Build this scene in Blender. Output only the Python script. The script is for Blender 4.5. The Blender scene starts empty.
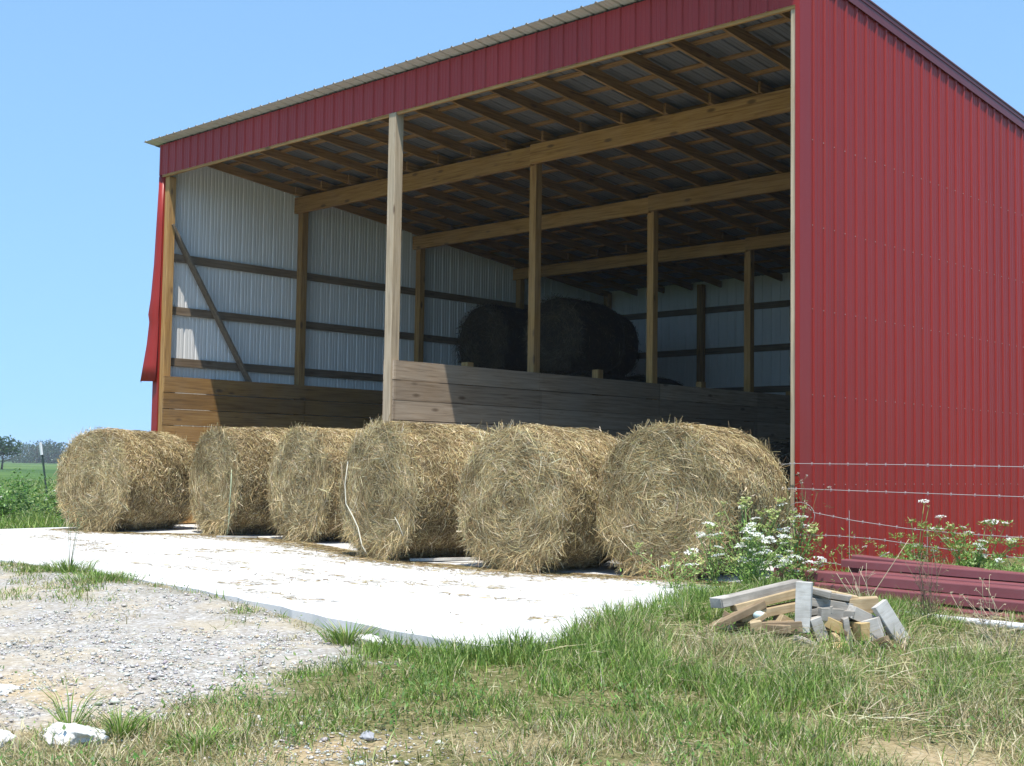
import bpy, bmesh, math, random
import numpy as np
from mathutils import Vector, Matrix, noise

random.seed(7)
rng = np.random.default_rng(11)
SC = bpy.context.scene
COL = SC.collection
PI = math.pi

# ------------------------------------------------------------------ camera
CAM = np.array([13.8315, -11.9190, 1.1034])
YAW, PIT, ROL, F = -0.7660, 0.0633, 0.0144, 1299.54
fw = np.array([math.sin(YAW) * math.cos(PIT), math.cos(YAW) * math.cos(PIT), math.sin(PIT)])
rt = np.array([math.cos(YAW), -math.sin(YAW), 0.0])
up = np.cross(rt, fw)
r2 = rt * math.cos(ROL) + up * math.sin(ROL)
u2 = -rt * math.sin(ROL) + up * math.cos(ROL)
cam_data = bpy.data.cameras.new('camera')
cam = bpy.data.objects.new('camera', cam_data)
COL.objects.link(cam)
M = Matrix.Identity(4)
for i in range(3):
    M[i][0], M[i][1], M[i][2], M[i][3] = r2[i], u2[i], -fw[i], CAM[i]
cam.matrix_world = M
cam_data.sensor_width = 36.0
cam_data.lens = F / 1024 * 36.0
cam_data.clip_start = 0.1
cam_data.clip_end = 6000
SC.camera = cam

# ------------------------------------------------------------------ numeric helpers
def h2(ix, iy, s=0):
    a = (ix.astype(np.int64) * 374761393 + iy.astype(np.int64) * 668265263 + s * 1442695041) & 0x7fffffff
    a = ((a ^ (a >> 13)) * 1274126177) & 0x7fffffff
    a = a ^ (a >> 16)
    return (a & 0xffff) / 65535.0

def vnoise(x, y, s=0):
    ix, iy = np.floor(x), np.floor(y)
    fx, fy = x - ix, y - iy
    fx, fy = fx * fx * (3 - 2 * fx), fy * fy * (3 - 2 * fy)
    a, b = h2(ix, iy, s), h2(ix + 1, iy, s)
    c, d = h2(ix, iy + 1, s), h2(ix + 1, iy + 1, s)
    return (a * (1 - fx) + b * fx) * (1 - fy) + (c * (1 - fx) + d * fx) * fy

def fbm(x, y, s=0, o=3):
    v, a, t = 0, 1.0, 0
    for k in range(o):
        v = v + a * vnoise(x * 2 ** k, y * 2 ** k, s + k * 17)
        t += a
        a *= .55
    return v / t

def sstep(a, b, x):
    t = np.clip((x - a) / (b - a), 0, 1)
    return t * t * (3 - 2 * t)

def sdpoly(x, y, poly):
    x = np.asarray(x, float); y = np.asarray(y, float)
    d = np.full(x.shape, 1e18)
    inside = np.zeros(x.shape, bool)
    n = len(poly)
    for i in range(n):
        x0, y0 = poly[i]; x1, y1 = poly[(i + 1) % n]
        ex, ey = x1 - x0, y1 - y0
        t = np.clip(((x - x0) * ex + (y - y0) * ey) / (ex * ex + ey * ey), 0, 1)
        d = np.minimum(d, (x - x0 - t * ex) ** 2 + (y - y0 - t * ey) ** 2)
        c = (y0 > y) != (y1 > y)
        if ey != 0:
            inside ^= c & (x < (x1 - x0) * (y - y0) / ey + x0)
    d = np.sqrt(d)
    return np.where(inside, -d, d)

PAD = [(-6.3, 12.2), (-6.2, 0), (-5.95, -2.9), (-5.6, -5.35), (-3, -5.42), (0, -5.52), (2, -5.46), (4, -5.66), (5.6, -5.9),
       (7.25, -6.2), (8.15, -6.25), (8.3, -5.8), (7.7, -4.1), (7.0, -2.4), (6.5, -.12), (6.5, 12.2)]
GRV = [(-16, -5.3), (6.9, -5.9), (7.35, -6.35), (7.55, -6.8), (7.75, -7.4), (8.05, -8.1), (8.05, -8.7), (7.7, -9.6), (5.5, -13), (-16, -15)]

def ground_z(x, y):
    x = np.asarray(x, float); y = np.asarray(y, float)
    dx = np.maximum(np.maximum(-6.2 - x, x - 7.8), 0)
    dy = np.maximum(np.maximum(-5.9 - y, y - 12), 0)
    d = np.hypot(dx, dy)
    z = -.03 - .43 * (1 - np.exp(-d / 7.5)) - .05 * np.exp(-((x - 6.6) / 1.0) ** 2) * np.exp(-((y + 6.3) / .9) ** 2)
    z = z + .024 * (1 - sstep(4.3, 5.8, x)) * np.exp(-((y + 5.5) / 1.0) ** 2) * sstep(-7, -5.5, x)
    near = np.exp(-((x - 9) ** 2 + (y + 7) ** 2) / 300)
    z = z + (fbm(x * 1.3, y * 1.3, 3) - .5) * .05 * near * sstep(0, .6, d)
    return z

def gz(x, y):
    return float(ground_z(np.array([x]), np.array([y]))[0])

# ------------------------------------------------------------------ mesh helpers
def mesh_np(name, V, quads=None, tris=None, col=None, mats=(), smooth=False):
    me = bpy.data.meshes.new(name)
    V = np.asarray(V, np.float32)
    me.vertices.add(len(V)); me.vertices.foreach_set('co', V.ravel())
    loops, starts, tot, p = [], [], [], 0
    for A, k in ((quads, 4), (tris, 3)):
        if A is not None and len(A):
            A = np.asarray(A, np.int32)
            loops.append(A.ravel()); starts.append(p + np.arange(len(A)) * k)
            tot.append(np.full(len(A), k)); p += A.size
    loops = np.concatenate(loops); starts = np.concatenate(starts).astype(np.int32); tot = np.concatenate(tot).astype(np.int32)
    me.loops.add(len(loops)); me.loops.foreach_set('vertex_index', loops)
    me.polygons.add(len(starts)); me.polygons.foreach_set('loop_start', starts); me.polygons.foreach_set('loop_total', tot)
    if smooth: me.polygons.foreach_set('use_smooth', np.ones(len(starts), bool))
    if col is not None:
        c = np.ones((len(V), 4), np.float32); c[:, :3] = col
        at = me.color_attributes.new('Col', 'FLOAT_COLOR', 'POINT')
        at.data.foreach_set('color', c.ravel())
    me.update(calc_edges=True); me.validate()
    for m in mats: me.materials.append(m)
    return me

def link(name, me, parent=None, loc=None):
    o = bpy.data.objects.new(name, me)
    COL.objects.link(o)
    if parent is not None: o.parent = parent
    if loc is not None: o.location = loc
    return o

def tag(o, label=None, cat=None, group=None, kind=None):
    if label: o['label'] = label
    if cat: o['category'] = cat
    if group: o['group'] = group
    if kind: o['kind'] = kind
    return o

def thing(name, label, cat, loc=(0, 0, 0), rz=0.0, group=None):
    o = bpy.data.objects.new(name, None)
    COL.objects.link(o)
    o.location = loc; o.rotation_euler = (0, 0, rz); o.empty_display_size = .1
    return tag(o, label, cat, group)

class MB:
    def __init__(s): s.v, s.f, s.m = [], [], []
    def box(s, x0, x1, y0, y1, z0, z1, m=0):
        b = len(s.v)
        s.v += [(x0, y0, z0), (x1, y0, z0), (x1, y1, z0), (x0, y1, z0), (x0, y0, z1), (x1, y0, z1), (x1, y1, z1), (x0, y1, z1)]
        for q in ((3, 2, 1, 0), (4, 5, 6, 7), (0, 1, 5, 4), (1, 2, 6, 5), (2, 3, 7, 6), (3, 0, 4, 7)):
            s.f.append(tuple(b + i for i in q)); s.m.append(m)
        return s
    def hexa(s, P, m=0):
        b = len(s.v); s.v += [tuple(p) for p in P]
        for q in ((3, 2, 1, 0), (4, 5, 6, 7), (0, 1, 5, 4), (1, 2, 6, 5), (2, 3, 7, 6), (3, 0, 4, 7)):
            s.f.append(tuple(b + i for i in q)); s.m.append(m)
        return s
    def bar(s, p, q, w, h, upv=(0, 0, 1), m=0):
        p, q = Vector(p), Vector(q); d = (q - p).normalized(); u = Vector(upv)
        sd = d.cross(u).normalized(); u = sd.cross(d).normalized()
        P = []
        for c in (-h / 2, h / 2):
            P += [p - sd * w / 2 + u * c, p + sd * w / 2 + u * c, q + sd * w / 2 + u * c, q - sd * w / 2 + u * c]
        return s.hexa(P, m)
    def tube(s, pts, rad, n=6, m=0, cap=True):
        pts = [Vector(p) for p in pts]
        if not hasattr(rad, '__len__'): rad = [rad] * len(pts)
        b = len(s.v)
        for i, p in enumerate(pts):
            d = (pts[min(i + 1, len(pts) - 1)] - pts[max(i - 1, 0)]).normalized()
            a = Vector((0, 0, 1)) if abs(d.z) < .9 else Vector((1, 0, 0))
            e = d.cross(a).normalized(); g = e.cross(d)
            for k in range(n):
                t = 2 * PI * k / n
                s.v.append(tuple(p + (e * math.cos(t) + g * math.sin(t)) * rad[i]))
        for i in range(len(pts) - 1):
            for k in range(n):
                k2 = (k + 1) % n
                s.f.append((b + i * n + k, b + i * n + k2, b + (i + 1) * n + k2, b + (i + 1) * n + k)); s.m.append(m)
        if cap:
            s.f.append(tuple(b + k for k in range(n))[::-1]); s.m.append(m)
            s.f.append(tuple(b + (len(pts) - 1) * n + k for k in range(n))); s.m.append(m)
        return s
    def prism(s, prof, p, q, upv=(0, 0, 1), m=0):
        """closed outline prof [(a,b)] swept from p to q"""
        p, q = Vector(p), Vector(q); d = (q - p).normalized(); u = Vector(upv)
        sd = d.cross(u).normalized(); u = sd.cross(d).normalized()
        b = len(s.v); n = len(prof)
        for o in (p, q):
            for a, c in prof: s.v.append(tuple(o + sd * a + u * c))
        for k in range(n):
            k2 = (k + 1) % n
            s.f.append((b + k, b + k2, b + n + k2, b + n + k)); s.m.append(m)
        s.f.append(tuple(b + k for k in range(n))[::-1]); s.m.append(m)
        s.f.append(tuple(b + n + k for k in range(n))); s.m.append(m)
        return s
    def build(s, name, mats, parent=None, loc=None, smooth=False, bevel=0):
        me = bpy.data.meshes.new(name)
        me.from_pydata(s.v, [], s.f)
        if not isinstance(mats, (list, tuple)): mats = [mats]
        for m in mats: me.materials.append(m)
        me.polygons.foreach_set('material_index', s.m)
        if smooth: me.polygons.foreach_set('use_smooth', [True] * len(s.f))
        if bevel or True:
            bm = bmesh.new(); bm.from_mesh(me)
            if bevel: bmesh.ops.bevel(bm, geom=bm.edges[:], offset=bevel, segments=1, affect='EDGES')
            bmesh.ops.recalc_face_normals(bm, faces=bm.faces[:])
            bm.to_mesh(me); bm.free()
        me.update()
        return link(name, me, parent, loc)

def blades(P, D, W, B, L, w, tipfrac=0.15):
    """thin ribbons: base P, direction D, width direction W, bend vector B; 5 verts each (quad + tri)"""
    n = len(P)
    L = np.asarray(L)[:, None]; w = np.asarray(w)[:, None]
    m = P + D * L * .5 + B * L * .18
    t = P + D * L * .95 + B * L * .7
    V = np.empty((n, 5, 3))
    V[:, 0] = P - W * w / 2; V[:, 1] = P + W * w / 2
    V[:, 2] = m - W * w * .42; V[:, 3] = m + W * w * .42; V[:, 4] = t
    i = np.arange(n)[:, None] * 5
    return V.reshape(-1, 3), i + np.array([[0, 1, 3, 2]]), i + np.array([[2, 3, 4]])

def unit(a): return a / np.maximum(np.linalg.norm(a, axis=-1, keepdims=True), 1e-9)

def leaves(P, D, W, L, w):
    """leaf diamonds folded a little along the middle"""
    n = len(P); L = np.asarray(L)[:, None]; w = np.asarray(w)[:, None]
    N = unit(np.cross(D, W))
    V = np.empty((n, 4, 3))
    V[:, 0] = P; V[:, 1] = P + D * L * .45 + W * w / 2 + N * w * .15
    V[:, 2] = P + D * L; V[:, 3] = P + D * L * .45 - W * w / 2 + N * w * .15
    i = np.arange(n)[:, None] * 4
    return V.reshape(-1, 3), i + np.array([[0, 1, 2, 3]])

def cat_meshes(parts):
    """parts: list of (V, quads, tris, col)"""
    Vs, Q, T, C, o = [], [], [], [], 0
    for V, q, t, c in parts:
        Vs.append(V); C.append(np.broadcast_to(c, (len(V), 3)))
        if q is not None: Q.append(q + o)
        if t is not None: T.append(t + o)
        o += len(V)
    return np.concatenate(Vs), (np.concatenate(Q) if Q else None), (np.concatenate(T) if T else None), np.concatenate(C)

def rcol(n, pal, wts, jit=.12, rep=1):
    pal = np.array(pal); wts = list(wts)[:len(pal)]; k = rng.choice(len(pal), n, p=np.array(wts) / sum(wts))
    c = pal[k] * (1 + rng.normal(0, jit, (n, 1))) * (1 + rng.normal(0, .04, (n, 3)))
    return np.repeat(np.clip(c, .005, .95), rep, 0)

# ------------------------------------------------------------------ materials
class NT:
    def __init__(s, name):
        s.m = bpy.data.materials.new(name); s.m.use_nodes = True
        s.t = s.m.node_tree; s.p = s.t.nodes['Principled BSDF']; s.out = s.t.nodes['Material Output']
        s.tc = None
    def n(s, typ, **kw):
        o = s.t.nodes.new('ShaderNode' + typ)
        for k, v in kw.items():
            if k in o.inputs: o.inputs[k].default_value = v
            else: setattr(o, k, v)
        return o
    def l(s, a, b): s.t.links.new(a, b)
    def coord(s, scale=(1, 1, 1), kind='Object'):
        if s.tc is None: s.tc = s.n('TexCoord')
        mp = s.n('Mapping'); mp.inputs['Scale'].default_value = scale
        s.l(s.tc.outputs[kind], mp.inputs[0]); return mp.outputs[0]
    def noise(s, co, scale, detail=4, rough=.55, dist=0):
        o = s.n('TexNoise'); o.inputs['Scale'].default_value = scale; o.inputs['Detail'].default_value = detail
        o.inputs['Roughness'].default_value = rough; o.inputs['Distortion'].default_value = dist
        s.l(co, o.inputs['Vector']); return o.outputs['Fac']
    def ramp(s, fac, stops):
        o = s.n('ValToRGB'); e = o.color_ramp.elements
        while len(e) < len(stops): e.new(.5)
        for x, (p, c) in zip(e, stops): x.position = p; x.color = (*c, 1) if len(c) == 3 else c
        s.l(fac, o.inputs[0]); return o.outputs[0]
    def mix(s, fac, a, b, mode='MIX'):
        o = s.n('Mix'); o.data_type = 'RGBA'; o.blend_type = mode
        for sock, v in ((o.inputs['Factor'], fac), (o.inputs[6], a), (o.inputs[7], b)):
            if hasattr(v, 'node'): s.l(v, sock)
            elif isinstance(v, (int, float)): sock.default_value = v
            else: sock.default_value = (*v, 1)
        return o.outputs[2]
    def math(s, op, a, b=0.0):
        o = s.n('Math'); o.operation = op
        for i, v in enumerate((a, b)):
            if hasattr(v, 'node'): s.l(v, o.inputs[i])
            else: o.inputs[i].default_value = v
        return o.outputs[0]
    def bump(s, h, strength=.3, dist=.01):
        o = s.n('Bump'); o.inputs['Strength'].default_value = strength; o.inputs['Distance'].default_value = dist
        s.l(h, o.inputs['Height']); s.l(o.outputs[0], s.p.inputs['Normal'])
    def set(s, col=None, rough=.6, metal=0.0, spec=.5):
        if col is not None:
            if hasattr(col, 'node'): s.l(col, s.p.inputs['Base Color'])
            else: s.p.inputs['Base Color'].default_value = (*col, 1)
        if hasattr(rough, 'node'): s.l(rough, s.p.inputs['Roughness'])
        else: s.p.inputs['Roughness'].default_value = rough
        s.p.inputs['Metallic'].default_value = metal
        s.p.inputs['Specular IOR Level'].default_value = spec
        return s.m

def wood(name, axis, dark, mid, light, weather=0.1, plank=False):
    k = NT(name)
    sc = [16.0, 16.0, 16.0]; sc[axis] = .7
    co = k.coord(tuple(sc))
    g = k.noise(co, 2.2, 6, .62, .6)
    base = k.ramp(g, [(.28, dark), (.5, mid), (.72, light)])
    sk = [3.0, 3.0, 3.0]; sk[axis] = 1.1
    vo = k.n('TexVoronoi'); vo.inputs['Scale'].default_value = 1.55; k.l(k.coord(tuple(sk)), vo.inputs['Vector'])
    kn = k.ramp(vo.outputs['Distance'], [(.08, (1, 1, 1)), (.17, (0, 0, 0))])
    base = k.mix(k.math('MULTIPLY', kn, .8), base, (.09, .05, .025))
    blot = k.noise(k.coord((1, 1, 1)), 1.7, 3)
    gray = k.ramp(blot, [(.4, (0, 0, 0)), (.75, (1, 1, 1))])
    base = k.mix(k.math('MULTIPLY', gray, weather), base, (.33, .30, .25))
    if plank:
        sx = k.n('SeparateXYZ'); k.l(k.coord((1, 1, 1)), sx.inputs[0])
        row = k.math('FLOOR', k.math('DIVIDE', k.math('ADD', sx.outputs[2], -.0175), .282))
        seg = k.math('FLOOR', k.math('DIVIDE', sx.outputs[1], 3.02))
        wn = k.n('TexWhiteNoise'); wn.noise_dimensions = '2D'; cb = k.n('CombineXYZ')
        k.l(row, cb.inputs[0]); k.l(seg, cb.inputs[1]); k.l(cb.outputs[0], wn.inputs['Vector'])
        tint = k.ramp(wn.outputs['Value'], [(0, (.66, .62, .58)), (.5, (.88, .86, .84)), (1, (1.1, 1.06, 1.02))])
        base = k.mix(1.0, base, tint, 'MULTIPLY')
    oi = k.n('ObjectInfo')
    hv = k.n('HueSaturation'); k.l(base, hv.inputs['Color'])
    k.l(k.math('ADD', k.math('MULTIPLY', oi.outputs['Random'], .4), .8), hv.inputs['Value'])
    k.bump(g, .35, .004)
    return k.set(hv.outputs[0], .75, 0, .25)

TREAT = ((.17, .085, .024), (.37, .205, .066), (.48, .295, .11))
W_X, W_Y, W_Z = (wood('treated_wood_' + 'xyz'[i], i, *TREAT) for i in range(3))
G_Z = wood('weathered_post_wood', 2, (.24, .175, .11), (.40, .31, .20), (.50, .40, .275), .25)
G_Y = wood('partition_board_wood', 1, (.20, .145, .095), (.36, .275, .19), (.46, .37, .275), .45, True)
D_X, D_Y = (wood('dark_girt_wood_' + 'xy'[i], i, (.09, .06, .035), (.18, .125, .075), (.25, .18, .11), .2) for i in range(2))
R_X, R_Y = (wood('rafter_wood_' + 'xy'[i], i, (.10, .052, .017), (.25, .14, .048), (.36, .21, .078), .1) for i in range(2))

def paint(name, c0, c1, rough, spec=.5, dirt=(.16, .10, .08), dirtamt=.25, panels=False):
    k = NT(name)
    n1 = k.noise(k.coord((1, 1, .25)), 2.4, 5)
    b = k.mix(n1, c0, c1)
    st = k.ramp(k.noise(k.coord((9, 9, .35)), 1.6, 5, .65), [(.55, (0, 0, 0)), (.85, (1, 1, 1))])
    b = k.mix(k.math('MULTIPLY', st, dirtamt), b, dirt)
    if panels:   # each sheet of the siding has its own slight tone
        sx = k.n('SeparateXYZ'); k.l(k.coord(), sx.inputs[0])
        cb = k.n('CombineXYZ'); k.l(k.math('FLOOR', k.math('DIVIDE', sx.outputs[0], .9144)), cb.inputs[0]); k.l(k.math('FLOOR', k.math('DIVIDE', sx.outputs[1], .9144)), cb.inputs[1])
        wn = k.n('TexWhiteNoise'); wn.noise_dimensions = '2D'; k.l(cb.outputs[0], wn.inputs['Vector'])
        b = k.mix(1.0, b, k.ramp(wn.outputs['Value'], [(0, (.90, .92, .95)), (1, (1.06, 1.03, 1.0))]), 'MULTIPLY')
    fine = k.noise(k.coord((1, 1, 1)), 60, 3)
    r = k.math('ADD', k.math('MULTIPLY', fine, .16), rough - .08)
    k.bump(k.noise(k.coord((1, 1, .5)), 5.0, 2), .25, .012)
    return k.set(b, r, 0, spec)

RED = paint('red_sheet_metal', (.265, .018, .0105), (.305, .023, .014), .42, .34, (.17, .08, .06), .3, True)
REDTRIM = paint('red_trim_metal', (.13, .018, .016), (.16, .025, .022), .4, .5)
WHITE = paint('white_sheet_back', (.68, .665, .63), (.77, .755, .72), .45, .4, (.3, .28, .25), .3)
ROOF_SHADED = paint('roof_sheet_shaded', (.11, .11, .108), (.155, .155, .15), .45, .5, (.22, .2, .18), .3)  # roof metal coloured dark to deepen the shade under the roof
REDSTEEL = paint('red_oxide_steel', (.17, .05, .052), (.24, .082, .085), .42, .45, (.2, .12, .1), .5)
PIPE = paint('white_pipe', (.62, .63, .64), (.72, .72, .72), .4, .5, (.35, .33, .3), .3)
WIREM = paint('galvanised_wire', (.30, .29, .28), (.42, .40, .38), .45, .5, (.35, .2, .15), .4)

def vcol(name, rough=.8, trans=0.0, spec=.2):
    k = NT(name)
    a = k.n('Attribute'); a.attribute_name = 'Col'
    k.set(a.outputs['Color'], rough, 0, spec)
    if trans:
        tr = k.n('BsdfTranslucent'); k.l(a.outputs['Color'], tr.inputs['Color'])
        mx = k.n('MixShader'); mx.inputs[0].default_value = trans
        k.l(k.p.outputs[0], mx.inputs[1]); k.l(tr.outputs[0], mx.inputs[2]); k.l(mx.outputs[0], k.out.inputs['Surface'])
    return k.m
HAY = vcol('hay', .7, .15, .3)
LEAF = vcol('leaf', .45, .32, .45)
STEM = vcol('stem', .7, 0, .2)
STONE = vcol('limestone_chips', .85, 0, .2)
def rockmat():
    k = NT('white_limestone')
    n = k.noise(k.coord(), 9, 6, .65)
    k.bump(n, .7, .02)
    return k.set(k.ramp(n, [(.3, (.42, .39, .34)), (.6, (.68, .66, .62))]), .85)
ROCK = rockmat()

def concrete():
    k = NT('limestone_dusted_concrete')
    n = k.noise(k.coord((1, 1, 1)), .9, 6, .6)
    f = k.noise(k.coord((1, 1, 1)), 40, 4, .7)
    b = k.ramp(n, [(.3, (.55, .54, .51)), (.65, (.62, .615, .60))])
    st = k.ramp(k.noise(k.coord((.5, 1.8, 1)), 1.7, 5, .7), [(.62, (0, 0, 0)), (.78, (1, 1, 1))])
    b = k.mix(k.math('MULTIPLY', st, .3), b, (.33, .28, .19))
    b = k.mix(k.math('MULTIPLY', f, .12), b, (.4, .38, .34))
    k.bump(f, .25, .004)
    return k.set(b, .9, 0, .2)
CONC = concrete()

def groundmat():
    k = NT('ground_soil_gravel_grass')
    a = k.n('Attribute'); a.attribute_name = 'Col'
    sp = k.n('SeparateColor'); k.l(a.outputs['Color'], sp.inputs[0])
    co = k.coord()
    f1 = k.noise(co, 1.6, 6, .6); f2 = k.noise(co, 22, 5, .65)
    vo = k.n('TexVoronoi'); vo.inputs['Scale'].default_value = 38; k.l(co, vo.inputs['Vector'])
    stone = k.ramp(vo.outputs['Color'], [(.1, (.27, .255, .235)), (.5, (.42, .405, .375)), (.9, (.56, .545, .51))])
    stone = k.mix(k.ramp(f2, [(.35, (0, 0, 0)), (.62, (1, 1, 1))]), (.27, .24, .20), stone)
    grav = k.mix(k.ramp(f1, [(.45, (0, 0, 0)), (.7, (1, 1, 1))]), stone, (.42, .36, .26))
    dirt = k.ramp(f2, [(.3, (.30, .22, .12)), (.5, (.42, .32, .19)), (.75, (.55, .46, .33))])
    gra = k.ramp(f2, [(.3, (.07, .07, .025)), (.5, (.13, .125, .05)), (.75, (.26, .225, .115))])
    far = k.ramp(k.noise(k.coord((.02, .05, 1)), 1.2, 6, .6), [(.35, (.045, .095, .022)), (.55, (.085, .15, .035)), (.75, (.15, .19, .06))])
    b = k.mix(sp.outputs['Blue'], gra, far)
    b = k.mix(sp.outputs['Red'], b, grav)
    b = k.mix(sp.outputs['Green'], b, dirt)
    hb = k.math('ADD', vo.outputs['Distance'], f2)
    k.bump(hb, .6, .015)
    return k.set(b, .95, 0, .1)
GROUND = groundmat()

def flat(name, col, rough=.7):
    k = NT(name); n = k.noise(k.coord(), 14, 4)
    return k.set(k.mix(n, tuple(c * .8 for c in col), tuple(min(1, c * 1.12) for c in col)), rough)

# ------------------------------------------------------------------ surface weights on the ground
def weights(x, y):
    """gravel, dirt, grass cover (0..1) at world points"""
    n1 = fbm(x * .9, y * .9, 1); n2 = fbm(x * 2.6, y * 2.6, 5); n3 = fbm(x * .45 + 9, y * .45, 8)
    dg = sdpoly(x, y, GRV)
    g = 1 - sstep(-.35, .3, dg + (n2 - .5) * 1.3)
    # tan dirt in the wheel track near the camera and bare spots in the grass
    track = np.exp(-((x - 7.2) ** 2 / 1.6 + (y + 8.75) ** 2 / .25)) * 1.1
    bare = np.exp(-((x - 9.15) ** 2 / .5 + (y + 8.25) ** 2 / .14)) + .9 * np.exp(-((x - 10.3) ** 2 / .5 + (y + 7.6) ** 2 / .12)) + .8 * np.exp(-((x - 11.1) ** 2 / .4 + (y + 6.3) ** 2 / .1))
    d = np.clip(track * sstep(.25, .6, n2) + bare * sstep(.3, .5, n2) + .55 * g * sstep(.55, .7, n3), 0, 1)
    grass = (1 - g)
    tl = np.exp(-((x - 1.6) ** 2 / 5 + (y + 6.15) ** 2 / .35)) * sstep(.45, .62, n2)
    sparse = .55 * sstep(.58, .72, n1) * sstep(.4, .62, n2) * g
    ll = np.exp(-((x - 8.35) ** 2 / .22 + (y + 9.0) ** 2 / .3)) * .9
    grass = np.clip(grass * (1 - .93 * np.clip(bare * 1.15, 0, 1) * sstep(.3, .45, n2)) + tl * .9 + sparse * .4 + ll * sstep(.35, .6, n2), 0, 1)
    grass = grass * sstep(-.10, .03, sdpoly(x, y, PAD) + np.where(x > 7.2, .02, -.12))
    return g, d, grass

# ------------------------------------------------------------------ ground
def build_ground():
    n = 340
    t = np.linspace(-1, 1, n)
    s = np.sinh(t * 7.2) / math.sinh(7.2) * 1600
    X, Y = np.meshgrid(8.0 + s, -7.2 + s, indexing='ij')
    x, y = X.ravel(), Y.ravel()
    z = ground_z(x, y)
    pd = sdpoly(x, y, PAD)
    g, d, gr = weights(x, y)
    z = z + g * (fbm(x * 6, y * 6, 21) - .5) * .035 * sstep(.0, .5, pd)
    z = np.where(pd < 0, np.minimum(z, -.06), z)
    far = sstep(7, 30, np.hypot(x - 8, y + 7))
    far = np.where(x < -6.3, np.maximum(far, .6), far)
    g = g * (1 - sstep(12, 40, np.hypot(x - 4, y + 8)))
    d = d * (1 - sstep(12, 40, np.hypot(x - 4, y + 8)))
    c = np.stack([g, d, far], 1)
    i = np.arange(n * n).reshape(n, n)
    q = np.stack([i[:-1, :-1], i[1:, :-1], i[1:, 1:], i[:-1, 1:]], -1).reshape(-1, 4)
    o = link('ground', mesh_np('ground', np.stack([x, y, z], 1), q, None, c, [GROUND], True))
    tag(o, kind='structure')
build_ground()

def build_pad():
    m = MB(); n = len(PAD)
    # densify and roughen the broken front edge
    P = []
    for i in range(n):
        a, b = PAD[i], PAD[(i + 1) % n]
        k = max(1, int(math.dist(a, b) / .25)) if a[1] < 0 else 1
        for j in range(k):
            u = j / k; jx = random.uniform(-.025, .025) if k > 1 else 0
            P.append((a[0] + (b[0] - a[0]) * u + jx, a[1] + (b[1] - a[1]) * u + jx))
    n = len(P)
    m.v = [(x, y, 0) for x, y in P] + [(x, y, -.16) for x, y in P]
    m.f = [tuple(range(n))] + [(i, n + i, n + (i + 1) % n, (i + 1) % n) for i in range(n)]
    m.m = [0] * len(m.f)
    o = m.build('concrete_pad', CONC)
    tag(o, kind='structure')
build_pad()

def build_floor():
    k = NT('added_dirt_floor'); n = k.noise(k.coord(), 3, 5)
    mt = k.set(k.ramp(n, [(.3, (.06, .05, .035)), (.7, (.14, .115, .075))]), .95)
    o = MB().box(-6.1, 6.4, .9, 12.05, -.1, .006).build('added_barn_floor', mt); tag(o, kind='structure')  # unseen dark dirt floor, added to cut bounce light inside the barn
build_floor()
# ------------------------------------------------------------------ barn
BARN = thing('hay_barn', 'open-fronted red metal hay barn with a sloping roof and wooden posts', 'barn')
XL, XR = -6.16, 6.575
def roof_z(y): return 6.63 - .108 * y

def rib_profile(length, start=0.0, per=.2286, hmaj=.019, hmin=.004):
    pts = [(start, 0.0)]
    u = start + .03
    while u + per < start + length:
        for du, h in ((0, 0), (.013, hmaj), (.031, hmaj), (.044, 0), (.095, 0), (.102, hmin), (.112, hmin), (.119, 0), (.157, 0), (.164, hmin), (.174, hmin), (.181, 0)):
            pts.append((u + du, h))
        u += per
    pts.append((start + length, 0.0))
    return pts

def ribbed(name, org, udir, vfun, nrm, length, front, back, parent, wave=0.0, rows=1, screws=()):
    """sheet along udir with ribs raised along nrm; vfun(u) -> (low, high) as 3D offsets along v"""
    org, U, N = np.array(org, float), np.array(udir, float), np.array(nrm, float)
    prof = rib_profile(length)
    m = MB()
    for side in (0, 1):
        b = len(m.v); off = 0 if side == 0 else -.003
        for u, h in prof:
            lo, hi = vfun(u)
            for r in range(rows + 1):
                t = r / rows
                w = wave * math.sin(u * 3.1 + r * 1.7) * .5
                p = org + U * u + N * (h + off + w) + np.array(lo) * (1 - t) + np.array(hi) * t
                m.v.append(tuple(p))
        for i in range(len(prof) - 1):
            for r in range(rows):
                k = b + i * (rows + 1) + r
                q = (k, k + rows + 1, k + rows + 2, k + 1)
                m.f.append(q); m.m.append(side)
    for zz in screws:   # screw heads on the flats beside the ribs
        u = .03 - .012
        while u < length - .03:
            p = org + U * u + N * .002 + np.array([0, 0, zz + random.uniform(-.004, .004)])
            e = .005; c = [p - U * e, p + U * e]
            m.hexa([c[0] - (0, 0, e), c[1] - (0, 0, e), c[1] - np.array((0, 0, e)) + N * .006, c[0] - np.array((0, 0, e)) + N * .006,
                    c[0] + (0, 0, e), c[1] + (0, 0, e), c[1] + np.array((0, 0, e)) + N * .006, c[0] + np.array((0, 0, e)) + N * .006], 2)
            u += .2286
    me = bpy.data.meshes.new(name); me.from_pydata(m.v, [], m.f)
    me.materials.append(front); me.materials.append(back)
    if screws: me.materials.append(WIREM)
    me.polygons.foreach_set('material_index', m.m); me.update()
    return link(name, me, parent)

Z = lambda a: (0, 0, a)
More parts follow.
